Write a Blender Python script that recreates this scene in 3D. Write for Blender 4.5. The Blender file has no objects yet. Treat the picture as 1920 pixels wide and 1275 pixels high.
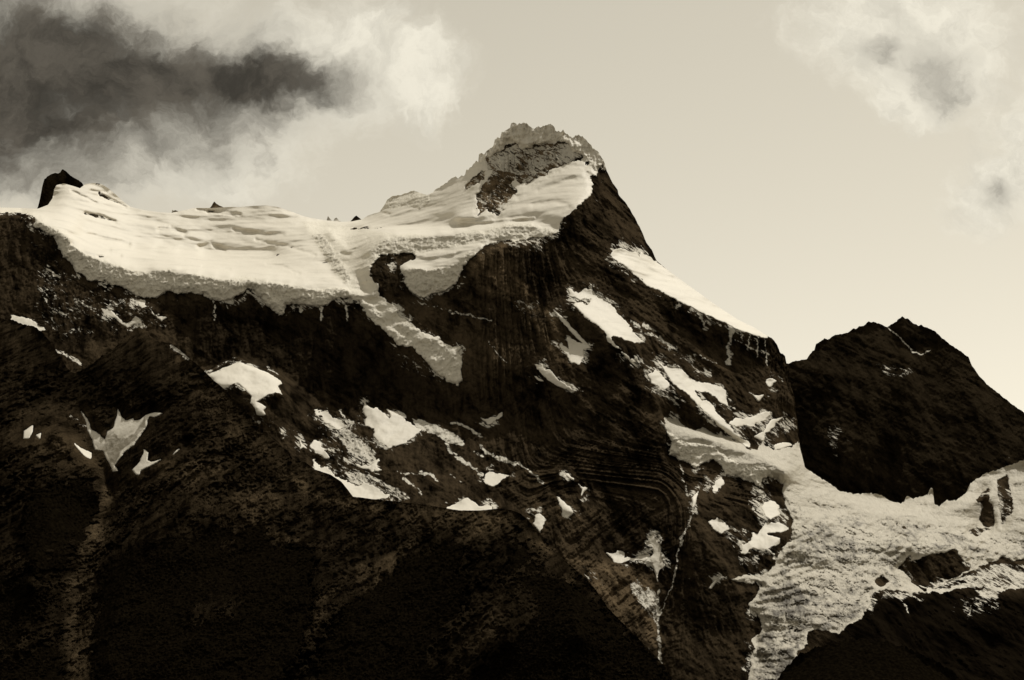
import bpy, math
import numpy as np
from mathutils import Vector, Matrix
R = math.radians
sc = bpy.context.scene
COL = sc.collection
# ------------------------------------------------------------------ camera
PW, PH = 1920.0, 1275.0
FPX = 4158.0
PITCH = R(8.5)
cd = bpy.data.cameras.new('camera'); cam = bpy.data.objects.new('camera', cd); COL.objects.link(cam)
cd.sensor_width = 36.0; cd.lens = 36.0 * FPX / PW
cd.clip_start = 1.0; cd.clip_end = 90000.0
cam.location = (0, 0, 0); cam.rotation_euler = (R(90) + PITCH, 0, 0)
sc.camera = cam
# ------------------------------------------------------------------ light
SUN_EL, SUN_AZ = R(57), R(32)          # behind the mountain, a little to the right
sd = bpy.data.lights.new('sun', 'SUN'); sd.energy = 2.9; sd.angle = R(0.5); sd.color = (1.0, 0.965, 0.89)
sun = bpy.data.objects.new('sun', sd); COL.objects.link(sun)
S = Vector((math.sin(SUN_AZ) * math.cos(SUN_EL), math.cos(SUN_AZ) * math.cos(SUN_EL), math.sin(SUN_EL)))
sun.rotation_euler = S.to_track_quat('Z', 'Y').to_euler()
sc.view_settings.view_transform = 'Standard'; sc.view_settings.look = 'None'
sc.view_settings.exposure = 0.0; sc.view_settings.gamma = 1.0
try: sc.cycles.max_bounces = 5; sc.cycles.diffuse_bounces = 2
except Exception: pass

class NT:
    """small helper round a node tree"""
    def __init__(s, tree):
        s.t = tree; s.t.nodes.clear()
    def n(s, kind, **kw):
        x = s.t.nodes.new(kind)
        for k, v in kw.items(): setattr(x, k, v)
        return x
    def link(s, a, b): s.t.links.new(a, b)
    def put(s, sock, v):
        if isinstance(v, (int, float)): sock.default_value = v
        elif isinstance(v, tuple): sock.default_value = v
        else: s.link(v, sock)
    def m(s, op, a, b=None, c=None, clamp=False):
        x = s.n('ShaderNodeMath', operation=op); x.use_clamp = clamp
        s.put(x.inputs[0], a)
        if b is not None: s.put(x.inputs[1], b)
        if c is not None: s.put(x.inputs[2], c)
        return x.outputs[0]
    def vm(s, op, a, b):
        x = s.n('ShaderNodeVectorMath', operation=op); s.put(x.inputs[0], a); s.put(x.inputs[1], b)
        return x.outputs[0]
    def noise(s, vec, scale, detail=6, rough=0.55, dist=0.0, col=False):
        x = s.n('ShaderNodeTexNoise'); s.link(vec, x.inputs['Vector'])
        x.inputs['Scale'].default_value = scale; x.inputs['Detail'].default_value = detail
        x.inputs['Roughness'].default_value = rough; x.inputs['Distortion'].default_value = dist
        return x.outputs['Color' if col else 'Fac']
    def sstep(s, v, lo, hi, a=0.0, b=1.0):
        x = s.n('ShaderNodeMapRange'); x.interpolation_type = 'SMOOTHSTEP'
        s.put(x.inputs[0], v)
        for i, q in zip((1, 2, 3, 4), (lo, hi, a, b)): s.put(x.inputs[i], q)
        return x.outputs[0]
    def mix(s, f, a, b):
        x = s.n('ShaderNodeMix', data_type='RGBA'); s.put(x.inputs[0], f)
        s.put(x.inputs[6], a); s.put(x.inputs[7], b)
        return x.outputs[2]

# ------------------------------------------------------------------ sky
def world():
    w = bpy.data.worlds.new('World'); sc.world = w; w.use_nodes = True
    T = NT(w.node_tree)
    out = T.n('ShaderNodeOutputWorld'); bg = T.n('ShaderNodeBackground')
    bg.inputs[1].default_value = 0.11
    sky = T.n('ShaderNodeTexSky', sky_type='NISHITA'); sky.sun_disc = False
    sky.sun_elevation = SUN_EL; sky.sun_rotation = SUN_AZ; sky.altitude = 800; sky.dust_density = 2.0
    bw = T.n('ShaderNodeRGBToBW'); T.link(sky.outputs[0], bw.inputs[0])
    tc = T.n('ShaderNodeTexCoord')
    sx = T.n('ShaderNodeSeparateXYZ'); T.link(tc.outputs['Generated'], sx.inputs[0])
    yy = T.m('MAXIMUM', sx.outputs[1], 0.05)
    s_ = T.m('DIVIDE', sx.outputs[0], yy); t_ = T.m('DIVIDE', sx.outputs[2], yy)
    cb = T.n('ShaderNodeCombineXYZ'); T.link(s_, cb.inputs[0]); T.link(t_, cb.inputs[1])
    P = cb.outputs[0]
    # wind-torn warp of the cloud outlines
    def warp(P, scale, amt, detail=5, rough=0.6):
        c = T.noise(P, scale, detail, rough, 0.0, True)
        d = T.vm('SUBTRACT', c, (0.5, 0.5, 0.5))
        x = T.n('ShaderNodeVectorMath', operation='SCALE'); T.link(d, x.inputs[0]); x.inputs[3].default_value = amt
        return T.vm('ADD', P, x.outputs[0])
    PWp = warp(warp(P, 7.0, 0.085, 6, 0.62), 30.0, 0.030, 8, 0.66)
    def blob(u, v, ru, rv, rot=0.0):
        a = (u - 960) / FPX; b = (637.5 - v) / FPX
        yv = math.cos(PITCH) - b * math.sin(PITCH)
        cs, ct = a / yv, (math.sin(PITCH) + b * math.cos(PITCH)) / yv
        mp = T.n('ShaderNodeMapping', vector_type='TEXTURE')
        T.link(PWp, mp.inputs[0])
        mp.inputs['Location'].default_value = (cs, ct, 0)
        mp.inputs['Rotation'].default_value = (0, 0, R(rot))
        mp.inputs['Scale'].default_value = (ru / FPX, rv / FPX, 1)
        ln = T.n('ShaderNodeVectorMath', operation='LENGTH')
        fl = T.n('ShaderNodeVectorMath', operation='MULTIPLY'); T.link(mp.outputs[0], fl.inputs[0]); fl.inputs[1].default_value = (1, 1, 0)
        T.link(fl.outputs[0], ln.inputs[0])
        return T.m('SUBTRACT', 1.0, ln.outputs[1])       # 1 in the middle, 0 on the rim
    def union(lst):
        o = None
        for b in lst:
            b = T.m('MAXIMUM', blob(*b), -1.0)
            o = b if o is None else T.m('SMOOTH_MAX', o, b, 0.25)
        return o
    cover = union([(40, 130, 520, 300), (330, 170, 380, 190), (600, 130, 280, 130, -5), (775, 150, 130, 85, 12),
                   (330, 320, 250, 110), (120, 330, 280, 100), (1700, 40, 260, 150), (1740, 120, 180, 110), (1690, 170, 120, 90), (1900, 320, 200, 95, 38), (2050, 240, 260, 140)])
    dark = union([(0, 150, 380, 230), (170, 160, 250, 150), (310, 150, 190, 90, 10), (450, 140, 190, 50, -6), (330, 110, 140, 45, -25), (100, 240, 220, 80), (90, 70, 330, 120), (260, 110, 190, 80),
                  (-60, 170, 360, 260)])
    grey = union([(60, 190, 400, 230), (420, 190, 270, 95), (250, 280, 240, 70), (480, 225, 110, 65), (1745, 130, 75, 95, 30), (1650, 80, 60, 45), (1880, 360, 60, 40)])
    fine = T.noise(PWp, 60.0, 8, 0.64)
    fine2 = T.noise(PWp, 14.0, 8, 0.62)
    midn = T.noise(PWp, 36.0, 8, 0.66)
    cov = T.sstep(T.m('ADD', cover, T.m('MULTIPLY', T.m('SUBTRACT', fine, 0.5), 0.9)), -0.10, 0.55)
    drk = T.m('MULTIPLY', T.sstep(T.m('ADD', dark, T.m('ADD', T.m('MULTIPLY', T.m('SUBTRACT', fine2, 0.5), 1.5), T.m('MULTIPLY', T.m('SUBTRACT', midn, 0.5), 1.1))), -0.62, 0.66), 0.97)
    gry = T.sstep(T.m('ADD', grey, T.m('MULTIPLY', T.m('SUBTRACT', midn, 0.5), 2.6)), -0.25, 1.1)
    # clear sky: one tone of the sepia plate
    tint = T.n('ShaderNodeVectorMath', operation='SCALE'); tint.inputs[0].default_value = (1.0, 0.925, 0.755)
    T.link(T.m('MULTIPLY', bw.outputs[0], SKYK), tint.inputs[3])
    base = tint.outputs[0]
    cval = T.sstep(midn, 0.30, 0.68, 0.66, 0.89)
    def grey3(v, c):
        x = T.n('ShaderNodeVectorMath', operation='SCALE'); x.inputs[0].default_value = c
        T.link(T.m('MULTIPLY', v, 1.0 / 0.11), x.inputs[3]); return x.outputs[0]
    bright = grey3(cval, (1.0, 0.94, 0.785))
    mid = grey3(T.sstep(fine, 0.3, 0.7, 0.27, 0.44), (1.0, 0.935, 0.785))
    dk = grey3(T.sstep(midn, 0.32, 0.68, 0.032, 0.105), (1.0, 0.87, 0.68))
    c = T.mix(cov, base, bright)
    c = T.mix(T.m('MULTIPLY', gry, T.m('MULTIPLY', cov, 0.8)), c, mid)
    c = T.mix(T.m('MULTIPLY', drk, cov), c, dk)
    T.link(c, bg.inputs[0]); T.link(bg.outputs[0], out.inputs[0])
SKYK = 1.32
world()

# ------------------------------------------------------------------ numeric helpers
rng = np.random.RandomState(7)
PERM = rng.permutation(256); PERM = np.concatenate([PERM, PERM, PERM]).astype(np.int32)
GR = rng.normal(size=(256, 3)).astype(np.float32); GR /= np.linalg.norm(GR, axis=1)[:, None]
def perlin(x, y, z):
    x = np.asarray(x, np.float32); y = np.asarray(y, np.float32); z = np.asarray(z, np.float32)
    xi = np.floor(x).astype(np.int32); yi = np.floor(y).astype(np.int32); zi = np.floor(z).astype(np.int32)
    xf = x - xi; yf = y - yi; zf = z - zi
    xi &= 255; yi &= 255; zi &= 255
    fu = xf**3 * (xf * (xf * 6 - 15) + 10); fv = yf**3 * (yf * (yf * 6 - 15) + 10); fw = zf**3 * (zf * (zf * 6 - 15) + 10)
    def g(dx, dy, dz):
        h = PERM[PERM[PERM[xi + dx] + yi + dy] + zi + dz]
        G = GR[h]
        return G[..., 0] * (xf - dx) + G[..., 1] * (yf - dy) + G[..., 2] * (zf - dz)
    def lp(a, b, t): return a + t * (b - a)
    a = lp(lp(g(0,0,0), g(1,0,0), fu), lp(g(0,1,0), g(1,1,0), fu), fv)
    b = lp(lp(g(0,0,1), g(1,0,1), fu), lp(g(0,1,1), g(1,1,1), fu), fv)
    return lp(a, b, fw) * 1.6
def fbm(x, y, z, o=4, gain=0.5, lac=2.03):
    s = 0; a = 1.0; n = 0
    for i in range(o):
        s = s + a * perlin(x, y, z + 7.3 * i); n += a; a *= gain; x = x * lac; y = y * lac; z = z * lac
    return s / n
def ridged(x, y, z, o=4, gain=0.5, lac=2.07):
    s = 0; a = 1.0; n = 0
    for i in range(o):
        r = 1 - 2 * np.abs(perlin(x, y, z + 3.1 * i)); s = s + a * r; n += a; a *= gain; x = x * lac; y = y * lac; z = z * lac
    return s / n
def smooth(x, lo, hi):
    t = np.clip((x - lo) / (hi - lo), 0, 1); return t * t * (3 - 2 * t)
def ray(u, v):
    a = (u - 960.0) / FPX; b = (637.5 - v) / FPX
    return a, math.cos(PITCH) - b * math.sin(PITCH), math.sin(PITCH) + b * math.cos(PITCH)
def to_xyz(u, v, Y):
    a, y, z = ray(u, v); k = Y / y
    return a * k, Y, z * k
def sdf(poly, u, v):
    """signed distance, positive inside"""
    p = np.array(poly, float); q = np.roll(p, -1, 0)
    d2 = np.full(u.shape, 1e12); ins = np.zeros(u.shape, bool)
    for (x0, y0), (x1, y1) in zip(p, q):
        ex, ey = x1 - x0, y1 - y0; L = ex * ex + ey * ey + 1e-9
        t = np.clip(((u - x0) * ex + (v - y0) * ey) / L, 0, 1)
        dx = u - x0 - t * ex; dy = v - y0 - t * ey
        np.minimum(d2, dx * dx + dy * dy, out=d2)
        if y0 != y1:
            c = (v > min(y0, y1)) & (v <= max(y0, y1)) & (u < x0 + (v - y0) / (y1 - y0) * ex)
            ins ^= c
    d = np.sqrt(d2); return np.where(ins, d, -d)
def sdist(line, u, v):
    d2 = np.full(u.shape, 1e12); tt = np.zeros(u.shape)
    for (x0, y0), (x1, y1) in zip(line[:-1], line[1:]):
        ex, ey = x1 - x0, y1 - y0; L = ex * ex + ey * ey + 1e-9
        t = np.clip(((u - x0) * ex + (v - y0) * ey) / L, 0, 1)
        d2 = np.minimum(d2, (u - x0 - t * ex)**2 + (v - y0 - t * ey)**2)
    return np.sqrt(d2)

class Depth:
    """distance of the land: a membrane stretched over measured ridge, lip and foot lines"""
    CELL = 4.0
    def __init__(s, curves, u0, u1, v0, v1):
        s.u0, s.v0 = u0, v0
        levels = [32.0, 16.0, 8.0, s.CELL]; cur = None
        for c in levels:
            nu = int((u1 - u0) / c) + 2; nv = int((v1 - v0) / c) + 2
            acc = np.zeros((nv, nu)); cnt = np.zeros((nv, nu))
            for cv in curves:
                for (a, b) in zip(cv[:-1], cv[1:]) if len(cv) > 1 else [(cv[0], cv[0])]:
                    n = int(max(abs(a[0] - b[0]), abs(a[1] - b[1])) / (c * 0.4)) + 2
                    t = np.linspace(0, 1, n)
                    uu = a[0] + (b[0] - a[0]) * t; vv = a[1] + (b[1] - a[1]) * t; YY = a[2] + (b[2] - a[2]) * t
                    iu = np.clip(np.round((uu - u0) / c).astype(int), 0, nu - 1); iv = np.clip(np.round((vv - v0) / c).astype(int), 0, nv - 1)
                    np.add.at(acc, (iv, iu), YY); np.add.at(cnt, (iv, iu), 1)
            mask = cnt > 0; val = np.where(mask, acc / np.maximum(cnt, 1), 0)
            if cur is None: cur = np.full((nv, nu), val[mask].mean())
            else: cur = s.samp(cur, pc, u0 + np.arange(nu)[None, :] * c + np.zeros((nv, 1)), v0 + np.arange(nv)[:, None] * c + np.zeros((1, nu)))
            cur[mask] = val[mask]
            for k in range(260):
                p = np.pad(cur, 1, mode='edge')
                new = 0.25 * (p[:-2, 1:-1] + p[2:, 1:-1] + p[1:-1, :-2] + p[1:-1, 2:])
                cur = np.where(mask, val, cur + 1.0 * (new - cur))
            pc = c
        for k in range(3):
            p = np.pad(cur, 1, mode='edge')
            cur = 0.5 * cur + 0.125 * (p[:-2, 1:-1] + p[2:, 1:-1] + p[1:-1, :-2] + p[1:-1, 2:])
        s.g = cur
    def samp(s, g, c, u, v):
        x = np.clip((u - s.u0) / c, 0, g.shape[1] - 1.001); y = np.clip((v - s.v0) / c, 0, g.shape[0] - 1.001)
        i = x.astype(int); j = y.astype(int); fx = x - i; fy = y - j
        return (g[j, i] * (1 - fx) * (1 - fy) + g[j, i + 1] * fx * (1 - fy) + g[j + 1, i] * (1 - fx) * fy + g[j + 1, i + 1] * fx * fy)
    def __call__(s, u, v):
        # cubic B-spline, so no cell edge shows in the shading
        g = np.pad(s.g, 2, mode='edge'); c = s.CELL
        x = np.clip((u - s.u0) / c, 0, s.g.shape[1] - 1.001) + 2; y = np.clip((v - s.v0) / c, 0, s.g.shape[0] - 1.001) + 2
        i = x.astype(int); j = y.astype(int); fx = x - i; fy = y - j
        def w(t): return [(1 - t)**3 / 6, (3 * t**3 - 6 * t**2 + 4) / 6, (-3 * t**3 + 3 * t**2 + 3 * t + 1) / 6, t**3 / 6]
        wx, wy = w(fx), w(fy); o = 0
        for a in range(4):
            r = 0
            for b in range(4): r = r + wx[b] * g[j + a - 1, i + b - 1]
            o = o + wy[a] * r
        return o

class Sheet:
    """a sheet of land between the foot of the frame and its skyline"""
    def __init__(s, sky, u0, u1, du, vbot, nr, rough, seed):
        nc = int((u1 - u0) / du) + 1
        u = np.linspace(u0, u1, nc)
        sk = np.interp(u, [p[0] for p in sky], [p[1] for p in sky])
        rg = np.interp(u, [p[0] for p in rough], [p[1] for p in rough])
        sk = sk + rg * fbm(u / 7.0, u * 0 + seed, u * 0, 4, 0.6) * 1.6
        rows = np.linspace(vbot, sk.min() - 0.5, nr)[:, None]
        s.V = np.maximum(rows, sk[None, :]); s.U = u[None, :] + 0 * s.V
        s.flat = (s.V[:-1, :-1] <= sk[None, :-1] + 1e-6) & (s.V[:-1, 1:] <= sk[None, 1:] + 1e-6)   # faces above the skyline
        s.nr, s.nc = nr, nc; s.sky = sk
    def world(s, Y): s.X, s.Y, s.Z = to_xyz(s.U, s.V, Y); return s.X, s.Z

BACK = [25, 70, 160, 330, 650, 1200, 2200]
def add_back(X, Y, Z, drop=0.75):
    xs, ys, zs = [X], [Y], [Z]
    for k, b in enumerate(BACK):
        w = 0.35 + 0.65 * (k / len(BACK))
        xs.append(X[-1:]); ys.append(Y[-1:] + b); zs.append(Z[-1:] - b * drop * w)
    return np.vstack(xs), np.vstack(ys), np.vstack(zs)
def mesh_from(name, X, Y, Z, keep=None, attrs=None, mat=None, parent=None):
    nr, nc = X.shape
    idx = np.arange(nr * nc).reshape(nr, nc)
    q = np.stack([idx[:-1, :-1], idx[:-1, 1:], idx[1:, 1:], idx[1:, :-1]], -1)
    q = q[keep] if keep is not None else q.reshape(-1, 4)
    if len(q) == 0: print('EMPTY', name); return None
    used = np.unique(q); rm = np.zeros(nr * nc, np.int64); rm[used] = np.arange(len(used)); q = rm[q]
    co = np.stack([X.ravel()[used], Y.ravel()[used], Z.ravel()[used]], -1).astype(np.float32)
    me = bpy.data.meshes.new(name)
    me.vertices.add(len(co)); me.vertices.foreach_set('co', co.ravel())
    me.loops.add(q.size); me.loops.foreach_set('vertex_index', q.ravel().astype(np.int32))
    me.polygons.add(len(q)); me.polygons.foreach_set('loop_start', (np.arange(len(q)) * 4).astype(np.int32))
    me.polygons.foreach_set('loop_total', np.full(len(q), 4, np.int32))
    me.polygons.foreach_set('use_smooth', np.ones(len(q), bool))
    for k, a in (attrs or {}).items():
        at = me.attributes.new(k, 'FLOAT', 'POINT'); at.data.foreach_set('value', a.ravel()[used].astype(np.float32))
    me.update(calc_edges=True)
    if mat: me.materials.append(mat)
    o = bpy.data.objects.new(name, me); COL.objects.link(o)
    if parent:
        o.parent = parent; o.matrix_parent_inverse = Matrix.Translation(-parent.location)
    return o
def padback(A): return np.vstack([A] + [A[-1:]] * len(BACK))
def tag(o, label=None, cat=None, group=None, kind=None):
    if o is None: return
    if label: o['label'] = label
    if cat: o['category'] = cat
    if group: o['group'] = group
    if kind: o['kind'] = kind
    return o

# ------------------------------------------------------------------ materials
def mat_rock(name, c0, c1, snowscale=0.085, bump=1.0, rough=0.85, ts=1.0, lo=0.61, hi=0.88, br=38):
    m = bpy.data.materials.new(name); m.use_nodes = True; T = NT(m.node_tree)
    out = T.n('ShaderNodeOutputMaterial'); b = T.n('ShaderNodeBsdfPrincipled')
    T.link(b.outputs[0], out.inputs[0])
    tc = T.n('ShaderNodeTexCoord'); P = tc.outputs['Object']
    def mapped(sx, sy, sz, ry=0.0):
        mp = T.n('ShaderNodeMapping', vector_type='TEXTURE'); T.link(P, mp.inputs[0]); mp.inputs['Scale'].default_value = (1 / sx, 1 / sy, 1 / sz)
        mp.inputs['Rotation'].default_value = (0, R(ry), 0); return mp.outputs[0]
    streak = T.noise(mapped(1, 0.1, 0.22, -12), 0.03 * ts, 8, 0.68, 0.5)          # down-slope streaks
    bed = T.noise(mapped(0.35, 0.08, 1.2, br), 0.03 * ts, 7, 0.65, 0.8)        # tilted bedding
    big = T.noise(mapped(1, 0.3, 1), 0.0045, 6, 0.65)
    f = T.m('ADD', T.m('MULTIPLY', streak, 0.5), T.m('ADD', T.m('MULTIPLY', bed, 0.5), T.m('MULTIPLY', big, 0.5)))
    f = T.sstep(f, lo, hi)
    col = T.mix(f, c0, c1)
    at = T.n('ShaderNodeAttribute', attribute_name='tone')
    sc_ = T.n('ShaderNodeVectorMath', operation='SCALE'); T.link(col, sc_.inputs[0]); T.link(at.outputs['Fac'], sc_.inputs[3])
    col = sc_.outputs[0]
    du = T.n('ShaderNodeAttribute', attribute_name='dust')
    n1 = T.noise(mapped(0.42, 0.1, 1.25, 38), snowscale, 8, 0.70, 0.7)
    n2 = T.noise(mapped(0.8, 0.2, 1, 30), snowscale * 0.2, 3, 0.5)
    nn = T.m('ADD', T.m('MULTIPLY', n1, 0.72), T.m('MULTIPLY', n2, 0.28))
    th = T.m('SUBTRACT', 0.80, T.m('MULTIPLY', du.outputs['Fac'], 0.60))
    sf = T.sstep(T.m('SUBTRACT', nn, th), -0.012, 0.03)
    sf = T.m('MULTIPLY', sf, T.m('GREATER_THAN', du.outputs['Fac'], 0.02))
    col = T.mix(sf, col, (0.74, 0.695, 0.60, 1))
    T.link(col, b.inputs['Base Color']); b.inputs['Roughness'].default_value = rough
    b.inputs['Specular IOR Level'].default_value = 0.0
    bp = T.n('ShaderNodeBump'); bp.inputs['Strength'].default_value = bump; bp.inputs['Distance'].default_value = 6.0
    T.link(T.m('ADD', T.noise(mapped(1, 0.15, 0.8), 0.08 * ts, 7, 0.72), T.m('ADD', streak, bed)), bp.inputs['Height']); T.link(bp.outputs[0], b.inputs['Normal'])
    return m
def mat_snow(name, c=(0.80, 0.745, 0.635), dirtc=(0.30, 0.265, 0.20), bump=0.35, dist=3.0, nscale=0.05, streaks=0.25):
    m = bpy.data.materials.new(name); m.use_nodes = True; T = NT(m.node_tree)
    out = T.n('ShaderNodeOutputMaterial'); b = T.n('ShaderNodeBsdfPrincipled')
    T.link(b.outputs[0], out.inputs[0])
    tc = T.n('ShaderNodeTexCoord'); P = tc.outputs['Object']
    at = T.n('ShaderNodeAttribute', attribute_name='dirt')
    mq = T.n('ShaderNodeMapping'); T.link(P, mq.inputs[0]); mq.inputs['Scale'].default_value = (1, 0.18, 1)
    n1 = T.noise(mq.outputs[0], nscale, 8, 0.7, 0.5)
    mp = T.n('ShaderNodeMapping'); T.link(P, mp.inputs[0]); mp.inputs['Scale'].default_value = (0.25, 0.06, 1.0)
    n2 = T.noise(mp.outputs[0], 0.03, 5, 0.6, 0.6)
    f = T.sstep(T.m('ADD', n1, T.m('MULTIPLY', at.outputs['Fac'], 0.5)), 0.62, 0.95, 0.0, 1.0)
    g = T.m('ADD', f, T.m('MULTIPLY', T.sstep(n2, 0.52, 0.75), streaks), clamp=True)
    col = T.mix(g, c + (1,), dirtc + (1,))
    T.link(col, b.inputs['Base Color']); b.inputs['Roughness'].default_value = 0.65
    b.inputs['Specular IOR Level'].default_value = 0.2
    bp = T.n('ShaderNodeBump'); bp.inputs['Strength'].default_value = bump; bp.inputs['Distance'].default_value = dist
    T.link(T.m('ADD', n1, n2), bp.inputs['Height']); T.link(bp.outputs[0], b.inputs['Normal'])
    return m
M_ROCK = mat_rock('dark_rock', (0.0052, 0.0037, 0.0021, 1), (0.064, 0.0465, 0.0275, 1))
M_PEAK = mat_rock('black_rock', (0.0050, 0.0036, 0.0020, 1), (0.030, 0.022, 0.0128, 1))
M_SLOPE = mat_rock('grassy_slope', (0.0048, 0.0033, 0.0017, 1), (0.060, 0.0435, 0.025, 1), bump=1.5, ts=1.6, lo=0.61, hi=0.93, br=-38)
M_SNOW = mat_snow('snow')
M_ICE = mat_snow('glacier_ice', (0.80, 0.745, 0.625), (0.26, 0.225, 0.165), 0.8, 5.0, 0.06, 0.15)
M_CREV = mat_snow('crevassed_ice', (0.58, 0.53, 0.43), (0.085, 0.07, 0.048), 1.0, 8.0, 0.05, 0.15)
def mat_forest():
    m = bpy.data.materials.new('forest'); m.use_nodes = True; T = NT(m.node_tree)
    out = T.n('ShaderNodeOutputMaterial'); b = T.n('ShaderNodeBsdfPrincipled'); T.link(b.outputs[0], out.inputs[0])
    tc = T.n('ShaderNodeTexCoord'); P = tc.outputs['Object']
    n = T.noise(P, 0.12, 6, 0.7)
    T.link(T.mix(T.sstep(n, 0.35, 0.75), (0.0026, 0.0019, 0.0010, 1), (0.0120, 0.0088, 0.0048, 1)), b.inputs['Base Color'])
    b.inputs['Roughness'].default_value = 0.9; b.inputs['Specular IOR Level'].default_value = 0.0
    return m
M_FOREST = mat_forest()

# ================================================================== the main massif
SKY_A = [(-200,384),(40,390),(56,391),(72,391),(90,384),(99,371),(101,356),(106,347),(120,344),(138,349),(150,353),(160,345),(178,343),(190,345),(203,353),(215,363),(230,377),(245,388),(270,394),(300,398),(322,399),(345,394),(365,390),(395,390),(430,388),(450,388),(475,386),(500,385),(520,388),(545,396),(565,404),(580,408),(610,413),(640,416),(660,415),(680,411),(690,404),(712,397),(720,385),(726,374),(735,368),(750,366),(765,361),(776,357),(788,362),(800,366),(810,362),(818,355),(830,347),(840,340),(848,333),(860,333),(872,327),(874,319),(885,311),(893,302),(897,303),(898,288),(903,286),(908,289),(915,281),(925,275),(928,262),(938,258),(941,248),(950,243),(956,240),(958,231),(963,229),(970,232),(988,230),(993,237),(1000,242),(1003,241),(1008,236),(1012,240),(1020,236),(1035,232),(1040,238),(1041,244),(1048,246),(1056,245),(1060,251),(1066,254),(1072,259),(1078,254),(1085,253),(1092,257),(1100,264),(1108,270),(1111,279),(1120,281),(1125,291),(1133,305),(1138,322),(1148,342),(1158,355),(1160,366),(1170,377),(1180,390),(1190,408),(1199,425),(1207,442),(1212,455),(1222,468),(1228,482),(1232,490),(1248,503),(1273,522),(1301,542),(1345,574),(1383,599),(1414,614),(1439,630),(1447,634),(1456,645),(1462,660),(1472,668),(1480,700),(1483,725),(1490,745),(1492,775),(1497,800),(1500,838),(1509,876),(1526,888),(1554,905),(1576,921),(1601,925),(1632,925),(1651,928),(1673,941),(1689,944),(1697,938),(1700,930),(1711,934),(1739,928),(1745,916),(1749,917),(1752,944),(1761,949),(1776,938),(1792,939),(1817,919),(1819,906),(1833,897),(1849,887),(1869,881),(1920,862),(2080,850)]
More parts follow.
